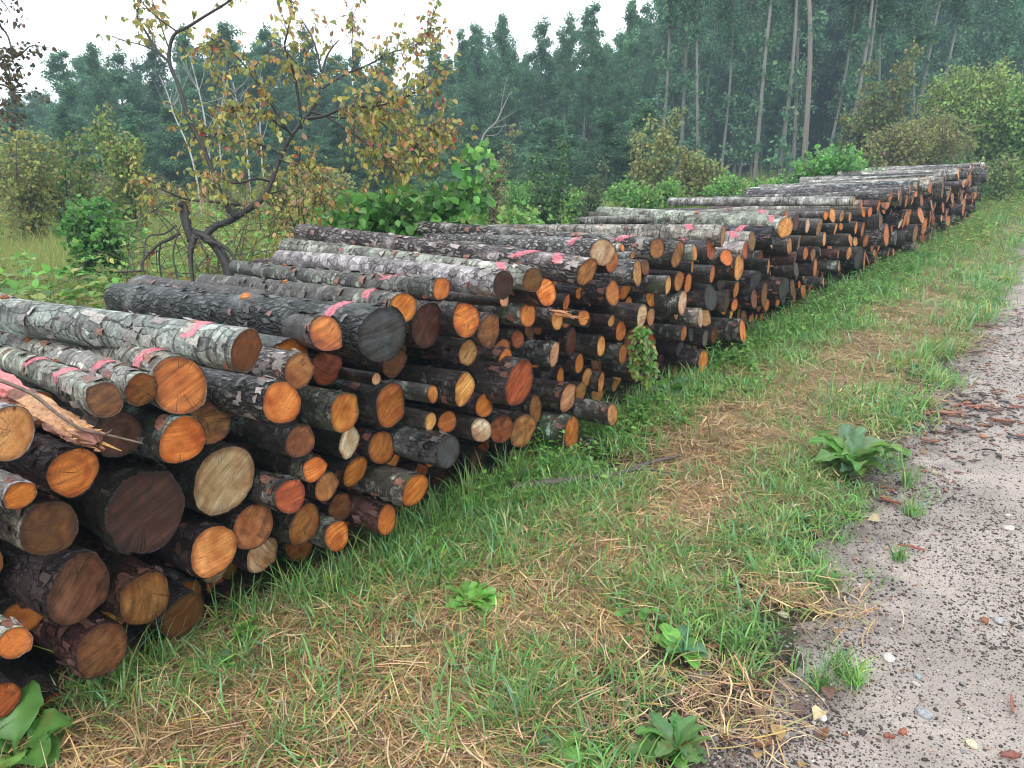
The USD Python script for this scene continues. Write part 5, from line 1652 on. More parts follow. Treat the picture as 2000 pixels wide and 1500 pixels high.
edge = lambda x, y: (x > foot(y) - 0.02) * (1 - roadness(x, y)) ** 1.3 * roomy(x, y)
near = lambda x, y: np.clip(2.2 / np.maximum(np.hypot(x, y), 0.6), 0.12, 1.0)
gr = lambda x, y: np.clip(1 + 0.10 * np.maximum(np.hypot(x, y) - 3.5, 0), 1, 3.2)
patch = lambda x, y: np.clip((nz(x, y, 2.6, 71) - 0.38) * 5.5, 0.06, 1)
X, Y = dart(46000, -2.3, -0.2, 0.4, 16, lambda x, y: edge(x, y) * near(x, y) ** 1.2 * (1 - 0.80 * strawness(x, y)) * patch(x, y), rg)
X2, Y2 = dart(9000, -2.3, 0.3, 9, 32, lambda x, y: edge(x, y) * 0.24 * (1 - 0.85 * strawness(x, y)), rg)
scatter('short_grass', 'short wet green grass on the verge between pile and road', 'grass', short, np.r_[X, X2], np.r_[Y, Y2], 0.8, 1.5, 1.0, 0.25, grow=gr)
n1 = len(X) + len(X2)
X, Y = dart(24000, -2.25, -0.35, 0.4, 16, lambda x, y: edge(x, y) * near(x, y) ** 1.2 * np.clip(strawness(x, y) * 1.25 + 0.06, 0, 1), rg)
X2, Y2 = dart(8000, -2.2, 0.2, 9, 30, lambda x, y: edge(x, y) * 0.25 * strawness(x, y), rg)
scatter('dead_grass', 'flattened tan dead grass lying in patches on the verge', 'grass', dead, np.r_[X, X2], np.r_[Y, Y2], 0.8, 1.5, 1.0, 0.12, 0.0, grow=gr)
n2 = len(X) + len(X2)
X, Y = dart(9000, -2.2, -0.4, 0.4, 14, lambda x, y: edge(x, y) * near(x, y) * np.clip(strawness(x, y) + 0.1, 0, 1) * 0.5, rg)
scatter('dry_stubble', 'thin dry stalks standing among the dead grass', 'grass', deadup, X, Y, 0.7, 1.4, 1.0, 0.4)
# taller tufts: at the foot of the logs, and in loose clumps on the verge
clumpy = lambda x, y: np.clip((nz(x, y, 1.9, 91, 2) - 0.54) * 7, 0, 1)
X, Y = dart(5200, -2.3, -0.3, 0.4, 14, lambda x, y: edge(x, y) * near(x, y) * np.maximum(0.55 * np.exp(-((x - foot(y) - 0.08) / 0.11) ** 2), 0.20 * clumpy(x, y)), rg)
X2, Y2 = dart(1800, -2.4, 0.2, 8, 34, lambda x, y: edge(x, y) * 0.3 * np.maximum(np.exp(-((x - foot(y) - 0.2) / 0.3) ** 2), clumpy(x, y)), rg)
scatter('grass_tufts', 'long green grass blades growing at the foot of the logs and in clumps', 'grass', tuft, np.r_[X, X2], np.r_[Y, Y2], 0.6, 1.2, 1.0, 0.2, grow=lambda x, y: np.clip(gr(x, y), 1, 1.9))
X, Y = dart(420, -2.32, -1.6, 0.4, 4.5, lambda x, y: edge(x, y) * np.exp(-((x - foot(y) - 0.06) / 0.09) ** 2), rg)
scatter('long_grass', 'longest arching grass blades leaning against the nearest logs', 'grass', long_, X, Y, 0.6, 1.1, 1.0, 0.25)
print('grass', n1, n2, len(X) + len(X2))


def herb(r_, stem_h, pairs, leaf, width, palette, up=0.35):
    """A small leafy stem with leaves in pairs."""
    mb = MB()
    ax = spline([[0, 0, 0], [r_.normal(0, 0.02), r_.normal(0, 0.02), stem_h * 0.5], [r_.normal(0, 0.04), r_.normal(0, 0.04), stem_h]], 8)
    mb.add(*tube(ax, np.linspace(0.0022, 0.001, 8), 3, False), (0.09, 0.14, 0.04))
    P, D, S = [], [], []
    for k in range(pairs):
        u = (k + 0.8) / pairs
        c = ax[min(7, int(u * 7.99))]
        a = k * 1.57 + r_.normal(0, 0.3)
        for q in (0, PI):
            P.append(c); D.append([math.cos(a + q), math.sin(a + q), up + r_.normal(0, 0.2)]); S.append(leaf * (0.6 + 0.6 * math.sin(PI * min(u + 0.1, 0.95))) * r_.uniform(0.8, 1.2))
    P.append(ax[-1]); D.append([0.3, 0.1, 0.8]); S.append(leaf * 0.5)
    v, f, k = leaf_mesh(np.array(P), np.array(D), np.tile([0, 0, 1.0], (len(P), 1)) + 0.15 * r_.standard_normal((len(P), 3)), np.array(S), 'oval', width, 0.10, 0.28)
    mb.add(v, f, np.repeat(pick(palette, len(P), 0.18, r_), k, 0))
    return mb.arrays()


weeds = [(*herb(rg, rg.uniform(0.09, 0.24), rg.integers(4, 8), rg.uniform(0.032, 0.058), 0.33, WEED), 'leaf') for _ in range(6)]
low = [(*herb(rg, rg.uniform(0.03, 0.07), rg.integers(2, 5), rg.uniform(0.022, 0.042), 0.45, WEED, 0.5), 'leaf') for _ in range(5)]
weedy = lambda x, y: np.exp(-((x - foot(y) - 0.10 - 0.015 * y) / (0.13 + 0.025 * np.minimum(y, 10))) ** 2) * np.clip(0.75 * sstep(1.2, 4.5, y) + 0.10, 0, 1)
X, Y = dart(7800, -2.35, -0.9, 0.9, 13, lambda x, y: edge(x, y) * weedy(x, y) * np.clip(near(x, y) * 2.0, 0, 1) * np.clip((nz(x, y, 2.2, 33) - 0.33) * 4, 0, 1), rg)
X2, Y2 = dart(2600, -2.4, -0.2, 11, 32, lambda x, y: 0.55 * np.exp(-((x - foot(y) - 0.22) / 0.40) ** 2), rg)
scatter('weeds', 'green nettle-like weeds crowding the foot of the pile', 'weeds', weeds, np.r_[X, X2], np.r_[Y, Y2], 0.6, 1.25, 1.0, 0.25, grow=lambda x, y: np.clip(gr(x, y) * 0.75, 0.8, 1.35))
X, Y = dart(6200, -2.2, -0.3, 0.5, 13, lambda x, y: edge(x, y) * np.clip(near(x, y) * 1.6, 0, 1) * np.maximum(0.8 * weedy(x, y), 0.22 * clumpy(x + 3, y)), rg)
scatter('small_herbs', 'low broad-leaved herbs scattered through the grass', 'herbs', low, X, Y, 0.7, 1.4, 1.0, 0.3, grow=lambda x, y: np.clip(gr(x, y) * 0.8, 0.9, 2.0))

lit = [(*leaf_mesh(np.zeros((1, 3)), np.array([[1.0, 0, 0.1 * k]]), np.array([[0, 0.2, 1.0]]), 1.0, 'oval', 0.42, 0.10 + 0.05 * k, 0.3)[:2], np.tile(c, (8, 1)), 'chip') for k, c in enumerate([(0.20, 0.10, 0.05), (0.34, 0.22, 0.08), (0.12, 0.06, 0.045), (0.42, 0.33, 0.18)])]
X, Y = dart(900, -2.1, -0.3, 0.5, 8, lambda x, y: 0.6 * near(x, y), rg)
scatter('fallen_leaves', 'dead brown and yellow leaves lying in the grass', 'leaves', lit, X, Y, 0.025, 0.06, 1.0, 0.5, 0.03)

# meadow behind and beyond the pile
tall = [(*blades(40, 0.14, 0.25, 0.60, 0.012, 0.42, MEADOW, rg, 3), 'far_leaf') for _ in range(6)]
mweed = [(*herb(rg, rg.uniform(0.35, 0.7), rg.integers(6, 10), rg.uniform(0.10, 0.15), 0.4, MEADOW + WEED[:2]), 'far_leaf') for _ in range(5)]


def meadow_spots(n, seed, keep=None):
    r_ = np.random.default_rng(seed)
    d = 4.6 * (46 / 4.6) ** r_.random(n)
    b = np.radians(r_.uniform(-92, 60, n))
    x, y = d * np.sin(b), d * np.cos(b)
    ok = ((x < -4.75) | (y > 25.3) | (x > 3.4)) & (x < 40)
    ok &= ~((x > -0.3) & (x < 3.6))
    ok &= ~((np.abs(x + 1.15) < 0.55) & (y > 20) & (r_.random(n) < 0.8))
    return x[ok], y[ok]


X, Y = meadow_spots(24000, 5)
mg = lambda x, y: np.clip(0.55 + 0.016 * np.hypot(x, y), 0.6, 1.5) * (0.6 + 0.8 * nz(x, y, 0.35, 17))
scatter('meadow_grass', 'long rough grass of the meadow behind the pile', 'grass', tall, X, Y, 0.8, 1.3, 1.0, 0.2, grow=mg)
X, Y = meadow_spots(8000, 6)
ok = nz(X, Y, 0.4, 27) > 0.47
scatter('meadow_weeds', 'tall leafy weeds standing in the meadow behind the pile', 'weeds', mweed, X[ok], Y[ok], 0.8, 1.5, 1.0, 0.15, grow=lambda x, y: np.clip(0.7 + 0.01 * np.hypot(x, y), 0.7, 1.3))
# the verge right of the far end
X, Y = dart(2600, -1.9, 0.2, 14, 60, lambda x, y: 0.8 * np.clip(sstep(25, 20, y) * np.exp(-((x + 1.75) / 0.5) ** 2) + sstep(22, 27, y), 0, 1), rg)
scatter('verge_weeds', 'yellowish green weeds on the rising verge beyond the pile', 'weeds', mweed + tall[:3], X, Y, 0.45, 0.9, 1.0, 0.15)

# ------------------------------------------------------------------ single plants, chips, stones, sticks
def broad_leaf(L, W, r_, wave=0.06, lobes=0.0, curl=0.5, rise=0.9, stalk=0.25):
    """One big leaf along +x, rising from the origin and drooping over; (v, f)."""
    nu, nv = 13, 7
    u = np.linspace(0, 1, nu)
    th = rise - (rise + curl) * u ** 1.2
    st = L / (nu - 1)
    x = np.concatenate([[0], np.cumsum(np.cos(th[:-1]) * st)])
    z = np.concatenate([[0], np.cumsum(np.sin(th[:-1]) * st)])
    t = np.clip((u - stalk) / (1 - stalk), 0, 1)
    half = 0.5 * W * np.maximum(np.sin(PI * np.clip(t ** 0.8 * 0.94 + 0.03, 0, 1)), 0) ** 0.8 * (t > 0) + 0.006
    if lobes:
        half = half * (1 + lobes * np.sin(t * 26 + r_.uniform(0, 3)))
    w = np.linspace(-1, 1, nv)
    ph = r_.uniform(0, 6, 2)
    V = np.zeros((nu, nv, 3))
    V[..., 0] = x[:, None] - 0.10 * L * np.abs(w)[None] ** 1.5 * t[:, None] * 0.3
    V[..., 1] = w[None] * half[:, None]
    V[..., 2] = z[:, None] + 0.28 * np.abs(w)[None] * half[:, None] + wave * W * np.sin(9 * t[:, None] + ph[0] + 1.5 * w[None]) * np.abs(w)[None]
    i, j = np.meshgrid(np.arange(nu - 1), np.arange(nv - 1), indexing='ij')
    a = i * nv + j
    return V.reshape(-1, 3), np.stack([a, a + nv, a + nv + 1, a + 1], -1).reshape(-1, 4)


def turned(v, a, tilt=0.0):
    c, s = math.cos(a), math.sin(a)
    ct, stt = math.cos(tilt), math.sin(tilt)
    v = np.stack([v[:, 0], v[:, 1] * ct - v[:, 2] * stt, v[:, 1] * stt + v[:, 2] * ct], 1)
    return np.stack([v[:, 0] * c - v[:, 1] * s, v[:, 0] * s + v[:, 1] * c, v[:, 2]], 1)


def rosette(name, label, cat, px, py, n, L, W, palette, seed, wave=0.06, lobes=0.0, curl=0.5, rise=0.9, inner=True):
    r_ = np.random.default_rng(seed)
    g = at_z(px, py, 0.0)
    g[2] = land1(g[0], g[1]) + 0.012
    t = thing(name, label, cat, loc=g)
    cols = pick(palette, n, 0.12, r_)
    for k in range(n):
        a = k * 2.4 + r_.normal(0, 0.25)
        s = r_.uniform(0.65, 1.15)
        v, f = broad_leaf(L * s, W * s, r_, wave, lobes, curl * r_.uniform(0.6, 1.3), rise * r_.uniform(0.55, 1.35))
        v = turned(v, a, r_.normal(0, 0.2))
        rib = np.abs(np.tile(np.linspace(-1, 1, 7), 13))
        lng = np.repeat(np.linspace(0, 1, 13), 7)
        c = cols[k] * (1 + 0.5 * (fbm(v * 60 + k, 3, 3) - 0.5) + 0.28 * (rib < 0.1) - 0.10 * (np.sin(lng * 40 + rib * 5) > 0.5))[:, None]
        old = np.clip((fbm(v * 35 + 5 * k, 3, 9) - 0.60) * 7 + 0.5 * (rib > 0.9) * (noise(v * 30 + k) > 0.6), 0, 0.8)[:, None] * (r_.random() < 0.6)
        c = c * (1 - old) + np.array([0.20, 0.13, 0.045]) * old
        put(t, 'leaf', v, f, 'leaf', True, {'Cd': c})
    return t


DOCK = [(3, (0.12, 0.28, 0.06)), (2, (0.18, 0.36, 0.08)), (1.4, (0.15, 0.30, 0.16))]
rosette('dock_plant', 'broad-leaved green dock plant with wavy leaves beside the road', 'plant', 1660, 925, 26, 0.29, 0.075, DOCK, 1, 0.18, 0.16, 0.35, 1.2)
rosette('burdock_plant', 'large burdock leaves in the lower left corner below the logs', 'plant', 36, 1495, 9, 0.21, 0.115, DOCK[:2], 2, 0.12, 0.08, 0.3, 1.25)
rosette('thistle_plant', 'bright green curly-leaved plant alone on the dead grass', 'plant', 922, 1195, 38, 0.13, 0.028, [(1, (0.16, 0.40, 0.07)), (1, (0.22, 0.47, 0.10))], 3, 0.25, 0.35, 0.3, 1.15)
rosette('plantain_plant', 'flat plantain with oval leaves at the edge of the road', 'plant', 1330, 1285, 10, 0.115, 0.045, DOCK, 4, 0.09, 0.05, 0.3, 0.95)
rosette('dandelion_plant', 'light green dandelion at the bottom edge of the photo', 'plant', 1318, 1478, 26, 0.135, 0.033, [(1, (0.14, 0.28, 0.07)), (1, (0.11, 0.24, 0.07))], 5, 0.12, 0.35, 0.3, 1.05)
rosette('small_plant', 'small pale green rosette at the bottom edge left of the dandelion', 'plant', 1085, 1488, 8, 0.09, 0.03, DOCK, 6, 0.1, 0.2, 0.3, 0.7)
rosette('leafy_plant', 'pale broad-leaved plant at the foot of the pile under the hanging weed', 'plant', 1305, 780, 9, 0.20, 0.085, DOCK, 7, 0.08, 0.0, 0.5, 1.1)
rosette('leafy_plant', 'lime green leafy plant in the weeds beside the far track', 'plant', 1690, 600, 10, 0.26, 0.11, [(1, (0.17, 0.33, 0.06)), (1, (0.14, 0.27, 0.05))], 8, 0.08, 0.1, 0.5, 1.0)
rosette('leafy_plant', 'dark leafy plant among the tall grass in front of the dark brown ends', 'plant', 415, 1300, 6, 0.12, 0.05, DOCK, 9, 0.08, 0.2, 0.5, 0.9)
rosette('leafy_plant', 'small leafy plant below the mossy log in the grass', 'plant', 1085, 1010, 7, 0.09, 0.035, DOCK, 10, 0.08, 0.2, 0.5, 0.9)

# grass tufts standing alone on the gravel
for k, (px, py, s, lab) in enumerate([(1640, 1318, 0.9, 'grass tuft alone on the gravel, lower left of a twin pair'), (1600, 1345, 0.75, 'grass tuft at the dark gravel edge left of the twin pair'), (1668, 1340, 0.8, 'grass tuft on the gravel, right one of the twin pair'),
                                       (1775, 950, 1.2, 'grass tuft at the road edge below the dock plant'), (1778, 1005, 0.9, 'smaller grass tuft on the gravel beside a red bark chip'), (1755, 1095, 0.6, 'tiny grass tuft on the open gravel'),
                                       (1490, 1140, 1.3, 'dense green grass tuft at the middle edge of the gravel'), (1615, 1150, 1.0, 'thin grass tuft leaning over the gravel edge'), (1460, 1330, 0.8, 'thin grass blades by the dark crumbs at the road edge'),
                                       (1010, 1440, 1.5, 'long arching grass clump at the bottom edge'), (850, 1470, 1.4, 'long grass clump at the bottom left of the dandelion'), (1300, 1180, 1.2, 'grass clump on the verge above the plantain')]):
    g = at_z(px, py, 0.0)
    g[2] = max(land1(g[0], g[1]), float(road_level(np.array([g[0]]), np.array([g[1]]))[0])) - 0.003
    t = thing('grass_tuft', lab, 'grass tuft', loc=g)
    r_ = np.random.default_rng(800 + k)
    v, f, c = blades(60, 0.022 * s, 0.06 * s, 0.17 * s, 0.0048, 0.75, GRASS, r_)
    put(t, 'blades', v, f, 'grass_blade', True, {'Cd': c}, kind='stuff')


def flake(L, W, Tk, r_, bend=0.15):
    """A splinter of bark: a bent uneven slab lying along x."""
    nu, nv = 7, 4
    u = np.linspace(-0.5, 0.5, nu)
    w = np.linspace(-0.5, 0.5, nv)
    half = W * (1 - (2 * np.abs(u)) ** 3 * r_.uniform(0.4, 0.9)) * (1 + 0.25 * r_.standard_normal(nu))
    top = np.zeros((nu, nv, 3))
    top[..., 0] = (u * L)[:, None] + 0.05 * L * r_.standard_normal((nu, nv)) * (np.abs(u) > 0.4)[:, None]
    top[..., 1] = w[None] * half[:, None]
    top[..., 2] = Tk + bend * W * (1 - 4 * w ** 2)[None] + 0.2 * Tk * r_.standard_normal((nu, nv)) + 0.04 * L * (4 * u[:, None] ** 2) * r_.normal()
    bot = top.copy(); bot[..., 2] -= Tk
    v = np.vstack([top.reshape(-1, 3), bot.reshape(-1, 3)])
    i, j = np.meshgrid(np.arange(nu - 1), np.arange(nv - 1), indexing='ij')
    a = (i * nv + j).ravel()
    q = [np.stack([a, a + nv, a + nv + 1, a + 1], 1), np.stack([a, a + 1, a + nv + 1, a + nv], 1) + nu * nv]
    rim = list(range(nv)) + [nv * k + nv - 1 for k in range(1, nu)] + [nu * nv - 1 - k for k in range(1, nv)] + [nv * k for k in range(nu - 2, 0, -1)]
    rim = np.array(rim); nx = np.roll(rim, -1)
    q.append(np.stack([rim, rim + nu * nv, nx + nu * nv, nx], 1))
    v[:, 2] -= v[:, 2].min()
    return v, np.vstack(q)


def lay(px, py):
    g = at_z(px, py, 0.0)
    g[2] = max(land1(g[0], g[1]), float(road_level(np.array([g[0]]), np.array([g[1]]))[0]))
    return g


RED, RUST, GREY, PALE = (0.22, 0.07, 0.045), (0.30, 0.12, 0.06), (0.075, 0.055, 0.06), (0.52, 0.38, 0.22)
for k, (px, py, L, W, col, a, lab) in enumerate([
        (1470, 1012, .075, .022, RED, .6, 'reddish bark chip on bare soil above the grass edge'), (1048, 1085, .07, .028, RUST, .4, 'rust red bark chip lying on dead grass, upper of two'), (1022, 1108, .06, .018, RED, -.3, 'dull red bark chip lying on dead grass, lower of two'),
        (945, 1405, .075, .030, (0.16, 0.06, 0.05), -.5, 'dark red leaf-like bark flake on grass near the bottom'), (1738, 985, .11, .022, RED, -.6, 'long red bark strip at the road edge below the dock plant'), (1780, 1078, .09, .014, (0.25, 0.07, 0.05), -.2, 'thin red strip lying on the open gravel'),
        (1212, 1237, .04, .026, RUST, .2, 'small orange chip in grass left of the plantain'), (1390, 1273, .055, .022, RUST, .2, 'torn orange chip right above the plantain'), (1490, 1462, .045, .036, RUST, .5, 'square orange chip on dark crumbs near the bottom edge'),
        (1735, 1450, .03, .02, RED, .1, 'brick red chip on the gravel, left of two near the bottom'), (1760, 1442, .03, .018, RED, 1, 'brick red chip on the gravel, right of two near the bottom'), (1920, 1222, .028, .024, RUST, .3, 'pale orange pebble-like chip on the gravel'),
        (1975, 1385, .10, .010, (0.30, 0.13, 0.09), 1.4, 'upright thin reddish stick on the gravel at the right edge'), (1970, 1485, .05, .022, RED, .2, 'red chip in the bottom right corner'), (1365, 1333, .07, .05, GREY, .4, 'dark grey flat bark plate below the plantain'),
        (1168, 932, .09, .05, (0.14, 0.075, 0.065), 1.2, 'curled dark bark piece standing at the fallen branch'), (1240, 805, .11, .05, (0.13, 0.06, 0.05), 1.4, 'dark purplish bark plate leaning by the weeds at the pile foot'),
        (1020, 893, .13, .07, PALE, .2, 'pale broken wood chunk in the grass at the pile foot'), (800, 1140, .10, .055, PALE, .5, 'pale torn piece of wood on the grass, lower of two'), (925, 1000, .08, .04, (0.36, 0.27, 0.16), .8, 'pale dry leaf-like wood scrap, upper of two'),
        (1905, 800, .14, .035, RED, .3, 'reddish bark slab on top of the road edge litter'), (1850, 812, .13, .03, (0.28, 0.11, 0.07), .1, 'long reddish bark slab at the left of the road edge litter'), (1960, 828, .12, .03, RUST, -.2, 'orange bark slab at the right edge of the litter'),
        (1880, 845, .12, .04, GREY, .2, 'grey bark slab below the red ones'), (1815, 868, .10, .03, RUST, -.1, 'rusty bark piece just below the litter'), (1920, 640, .22, .06, (0.13, 0.07, 0.06), .1, 'dark wide bark slab lying at the far road edge'),
        (1905, 690, .14, .05, (0.10, 0.06, 0.06), .4, 'dark bark slab by the grass tuft at the road edge'), (1415, 695, .16, .05, (0.20, 0.09, 0.06), 1.5, 'brown bark strip hanging low beside the lone oval end')]):
    t = thing('bark_chip', lab, 'bark chip', loc=lay(px, py))
    r_ = np.random.default_rng(900 + k)
    v, f = flake(L, W, 0.006 + 0.05 * W, r_)
    put(t, 'flake', turned(v, a + YAW * 0.5, r_.normal(0, 0.12)) + [0, 0, 0.012], f, 'chip', False, {'Cd': col})

for k, (px, py, s, col, lab) in enumerate([
        (1970, 1035, .030, (0.66, 0.62, 0.56), 'white flat stone on the gravel near the right edge'), (1735, 1288, .024, (0.68, 0.64, 0.58), 'white stone alone on the middle of the gravel'), (1605, 1402, .020, (0.72, 0.70, 0.66), 'white angular stone on the dark crumbs'),
        (1898, 1456, .020, (0.55, 0.46, 0.30), 'yellowish stone on the gravel near the bottom edge'), (1792, 1324, .015, (0.20, 0.23, 0.24), 'dark blue-grey pebble right of the white stone'), (1788, 1338, .014, (0.62, 0.58, 0.52), 'small pale pebble touching the dark blue-grey one'),
        (1805, 1395, .026, (0.33, 0.34, 0.35), 'flat grey stone half sunk in the gravel'), (1530, 1203, .022, (0.60, 0.58, 0.46), 'pale round stone at the grass edge'), (1968, 1010, .020, (0.55, 0.50, 0.46), 'pale stone just above the white flat one'), (1950, 1215, .022, (0.42, 0.42, 0.42), 'grey stone beside the pale orange chip')]):
    import trimesh
    r_ = np.random.default_rng(950 + k)
    m = trimesh.creation.icosphere(2, 1.0)
    v = np.array(m.vertices) * (1 + 0.5 * (noise(np.array(m.vertices) * 1.4 + k * 5) - 0.5))[:, None] * np.array([s, s * r_.uniform(.6, .9), s * 0.45])
    t = thing('stone', lab, 'stone', loc=lay(px, py))
    put(t, 'pebble', turned(v, r_.uniform(0, 6)) + [0, 0, s * 0.12], np.array(m.faces), 'chip', True, {'Cd': col})

# crumbs of bark and gravel grains that nobody could count
m = trimesh.creation.icosphere(1, 1.0)
grains = []
for k in range(5):
    v = np.array(m.vertices) * (1 + 0.7 * (noise(np.array(m.vertices) * 1.7 + k * 9) - 0.5))[:, None] * np.array([1, rg.uniform(0.5, 0.9), 0.5])
    grains.append((v, np.array(m.faces), np.tile([0.030, 0.022, 0.020] if k < 4 else [0.10, 0.05, 0.035], (len(v), 1)), 'chip'))


def road_scatter(name, label, cat, protos, X, Y, S, tilt=0.3):
    Z = np.maximum(land(X, Y), road_level(X, Y))
    path = '/World/' + numbered('/World', name)
    pi = instancer(path, protos, np.stack([X, Y, Z + S * 0.1], 1), rg.uniform(0, 2 * PI, len(X)), S, rg.integers(0, len(protos), len(X)), rg.uniform(-tilt, tilt, len(X)))
    tag(pi, label, cat, kind='stuff')


def road_spots(n, edge_pull):
    d = 1.2 * (14 / 1.2) ** rg.random(n)
    X = rg.uniform(-0.95, 2.3, n)
    Y = np.sqrt(np.maximum(d ** 2 - X ** 2, 0.01)) + rg.uniform(-0.3, 0.3, n)
    w = edge_pull * np.exp(-((X + 0.58 + 0.10 * np.sin(Y * 2)) / 0.25) ** 2) + (1 - edge_pull)
    w = w * np.clip((nz(X, Y, 2.0, 55) - 0.3) * 3.0, 0.28, 1)
    ok = rg.random(n) < w
    return X[ok], Y[ok]


X, Y = road_spots(330000, 0.5)
road_scatter('bark_crumbs', 'dark crumbs of bark strewn over the gravel', 'bark crumbs', grains, X, Y, rg.gamma(2.6, 0.0009, len(X)) + 0.0011)
X, Y = road_spots(40000, 0.15)
light = [(g[0], g[1], np.tile(c, (len(g[0]), 1)), 'chip') for g, c in zip(grains, ([0.36, 0.31, 0.27], [0.27, 0.23, 0.21], [0.44, 0.39, 0.35], [0.30, 0.20, 0.16], [0.21, 0.20, 0.20]))]
road_scatter('gravel_grains', 'pale grains of gravel bedded in the road', 'gravel', light, X, Y, rg.gamma(3.0, 0.0011, len(X)) + 0.001)
slabs = []
for k in range(7):
    v, f = flake(1.0, 0.32, 0.08, np.random.default_rng(40 + k))
    slabs.append((v, np.vstack([f[:, [0, 1, 2]], f[:, [0, 2, 3]]]), np.tile([(0.24, 0.075, 0.045), (0.12, 0.065, 0.05), GREY, (0.18, 0.08, 0.055), (0.08, 0.055, 0.05), (0.30, 0.12, 0.06), (0.045, 0.036, 0.036)][k], (len(v), 1)), 'chip'))
X = np.r_[rg.normal(-0.30, 0.24, 190), rg.normal(-0.34, 0.22, 700), rg.normal(-0.62, 0.16, 420), rg.uniform(-1.9, -0.5, 160)]
SZ = np.r_[rg.uniform(0.025, 0.085, 190), rg.uniform(0.012, 0.05, 700), rg.uniform(0.008, 0.026, 420), rg.uniform(0.01, 0.035, 160)]
Y = np.r_[rg.normal(5.6, 0.30, 190), rg.uniform(3.9, 10.5, 700), rg.uniform(1.3, 4.5, 420), rg.uniform(1.0, 6.0, 160)]
road_scatter('bark_litter', 'reddish and grey bark shreds littering the road edge', 'bark litter', slabs, X, Y, SZ, 0.2)

# the torn wood piece, the twigs and the fallen branch
p = at_x(190, 866, -1.86)
q = at_x(-30, 735, -2.35)
ax = unit(p - q)
t = thing('torn_wood', 'torn reddish split log piece with pale splintered wood, pink paint at its back', 'split log', loc=q)
r_ = np.random.default_rng(5)
n, na = 48, 20
u = np.linspace(0, 1, n)
A = np.arange(na) * 2 * PI / na
L = np.linalg.norm(p - q)
up = unit(np.array([0, 0, 1.0]) - ax * ax[2]); sd = np.cross(ax, up)
rad = 0.043 * ((1 - 0.30 * u) * np.clip((1.0 - u) * 14 + 0.02, 0, 1) ** 0.5)[:, None] * (0.25 + 1.5 * fbm(np.stack([np.outer(u * 11, np.ones(na)), np.cos(A)[None] * 2.6 + 0 * u[:, None], np.sin(A)[None] * 2.6 + 0 * u[:, None]], -1), 5, 3))
V = u[:, None, None] * L * ax + rad[..., None] * (np.cos(A)[None, :, None] * sd + 0.6 * np.sin(A)[None, :, None] * up)
k, j = np.meshgrid(np.arange(n - 1) * na, np.arange(na), indexing='ij')
F = np.stack([k + j, k + na + j, k + na + (j + 1) % na, k + (j + 1) % na], -1).reshape(-1, 4)
pale = (np.sin(A)[None] > -0.1 + 0.9 * (fbm(np.stack([np.outer(u * 7, np.ones(na)), np.outer(np.ones(n), np.sin(A) * 2), np.outer(np.ones(n), np.cos(A) * 2)], -1), 3, 8) - 0.3)) & (u[:, None] > 0.42) & (u[:, None] < 0.88)
C = np.where(pale[..., None], [0.46, 0.24, 0.115], [0.16, 0.06, 0.038]) * (1 + 0.3 * r_.standard_normal((n, na, 1)) * 0.4)
C = np.where(((u[:, None] < 0.3) & (np.sin(A)[None] > 0))[..., None], [0.55, 0.16, 0.15], C)
put(t, 'wood', V.reshape(-1, 3), F, 'chip', False, {'Cd': C.reshape(-1, 3)})
mb = MB()
for _ in range(26):
    a, uu = r_.uniform(0, 2 * PI), r_.uniform(0.75, 1.0)
    b = uu * L * ax + 0.028 * (math.cos(a) * sd + 0.6 * math.sin(a) * up)
    mb.add(*tube([b, b + ax * r_.uniform(0.02, 0.06) + rand_dirs(1, r_)[0] * 0.012], [0.006, 0.001], 4), pick([(1, (0.5, 0.27, 0.12)), (1, (0.2, 0.09, 0.05))], 1, 0.2, r_)[0])
mb.put(t, 'splinters', 'chip', False, kind='stuff')

t = thing('twig', 'long thin bare twig lying across the log ends at the left', 'twig', loc=at_x(278, 866, -1.80))
o = at_x(278, 866, -1.80)
pts = [at_x(-20, 735, -2.15), at_x(60, 768, -2.08), at_x(112, 808, -1.98), at_x(160, 838, -1.90), at_x(212, 850, -1.84), o]
put(t, 'stem', *tube(spline(np.array(pts) - o, 26), np.linspace(0.006, 0.0025, 26), 6), 'twig_bark', True, {'Cd': (0.13, 0.085, 0.06)})
put(t, 'side_shoot', *tube(np.array([at_x(205, 849, -1.845), at_x(216, 842, -1.82), at_x(219, 838, -1.81)]) - o, [0.003, 0.002, 0.001], 4), 'twig_bark', True, {'Cd': (0.13, 0.085, 0.06)})

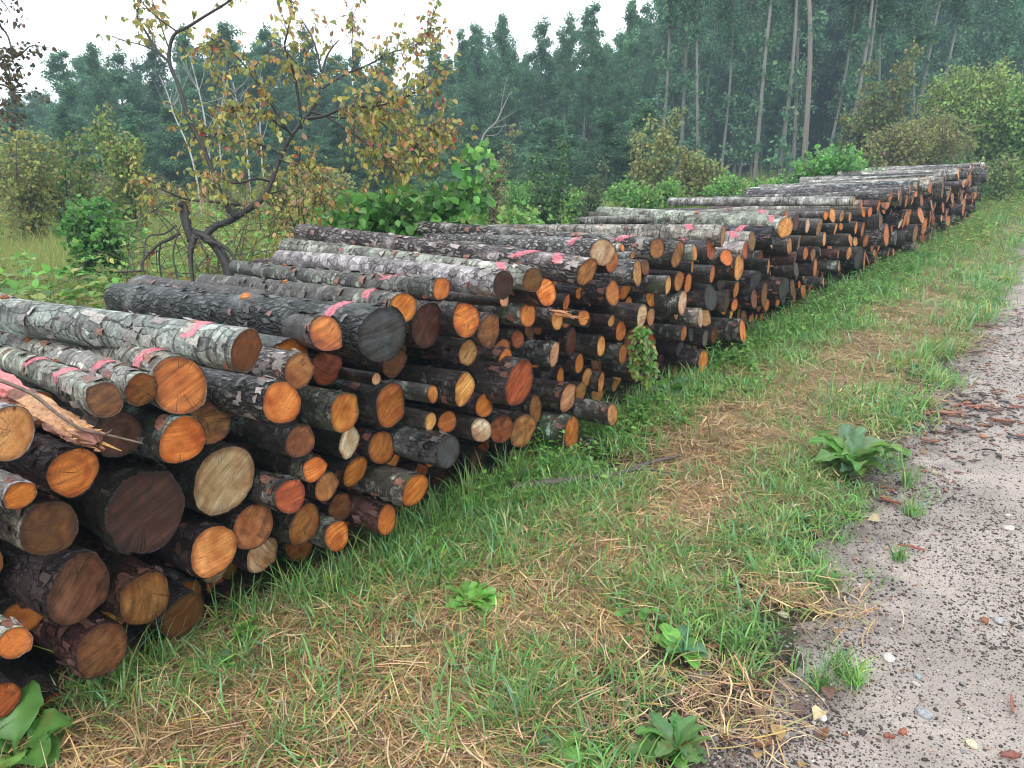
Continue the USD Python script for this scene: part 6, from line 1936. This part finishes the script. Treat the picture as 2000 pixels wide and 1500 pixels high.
g = lay(1000, 968)
t = thing('fallen_branch', 'long dark fallen branch lying in the grass in front of the pile', 'branch', loc=g)
pts = [lay(1000, 968), lay(1070, 962), lay(1140, 955), lay(1200, 945), lay(1262, 925), lay(1332, 902)]
s = spline(np.array(pts) - g + [0, 0, 0.05], 30)
s += 0.010 * (fbm(s * 9, 2, 3) - 0.5)[:, None]
put(t, 'stem', *tube(s, np.linspace(0.025, 0.008, 30), 8), 'twig_bark', True, {'Cd': (0.085, 0.065, 0.06)})
put(t, 'side_branch', *tube(spline([s[17], s[17] + [0.12, 0.10, 0.03], s[17] + [0.30, 0.16, 0.02]], 8), np.linspace(0.011, 0.003, 8), 6), 'twig_bark', True, {'Cd': (0.085, 0.065, 0.06)})
for k, (px, py, h, lab) in enumerate([(1032, 1195, 0.10, 'dark upright stalk right of the curly bright green plant'), (862, 1170, 0.13, 'dark upright stalk left of the curly bright green plant'), (1712, 700, 0.12, 'dark dead stalk standing on the far verge'), (1845, 570, 0.15, 'thin dead stalk at the track beyond the weeds'), (1385, 870, 0.14, 'thin dead stalk rising from the dry patch by the fallen branch')]):
    g = lay(px, py)
    t = thing('dead_stalk', lab, 'stalk', loc=g)
    r_ = np.random.default_rng(60 + k)
    put(t, 'stem', *tube(spline([[0, 0, -0.01], [r_.normal(0, .006), r_.normal(0, .006), h * .5], [r_.normal(0, .015), r_.normal(0, .015), h]], 8), np.linspace(0.0035, 0.0015, 8), 5), 'twig_bark', True, {'Cd': (0.05, 0.035, 0.03)})

# the weed hanging down the front of the pile
o = at_x(1252, 640, -1.92)
t = thing('hanging_weed', 'leafy green weed hanging down the log ends under the pale cracked log', 'weed', loc=o)
mb, P, D = MB(), [], []
r_ = np.random.default_rng(12)
for k in range(9):
    a, b = at_x(1250 + r_.normal(0, 5), 640, -1.93) - o, at_x(1262 + r_.normal(0, 10), 735 + r_.normal(0, 12), -1.98) - o
    s = spline([a, (a + b) / 2 + r_.normal(0, 0.025, 3), b], 14)
    mb.add(*tube(s, np.linspace(0.0028, 0.001, 14), 3, False), (0.10, 0.12, 0.035))
    for _ in range(34):
        P.append(s[r_.integers(0, 14)] + r_.normal(0, 0.008, 3)); D.append(unit(rand_dirs(1, r_)[0] + [0.2, -0.2, -0.9]))
mb.put(t, 'stems', 'twig_bark', kind='stuff')
v, f, k = leaf_mesh(np.array(P), np.array(D), np.tile([0.8, -0.5, 0.3], (len(P), 1)), r_.uniform(0.025, 0.05, len(P)), 'oval', 0.3)
put(t, 'foliage', v, f, 'leaf', True, {'Cd': np.repeat(pick(WEED + MEADOW[:2], len(P), 0.2, r_), k, 0)}, kind='stuff')
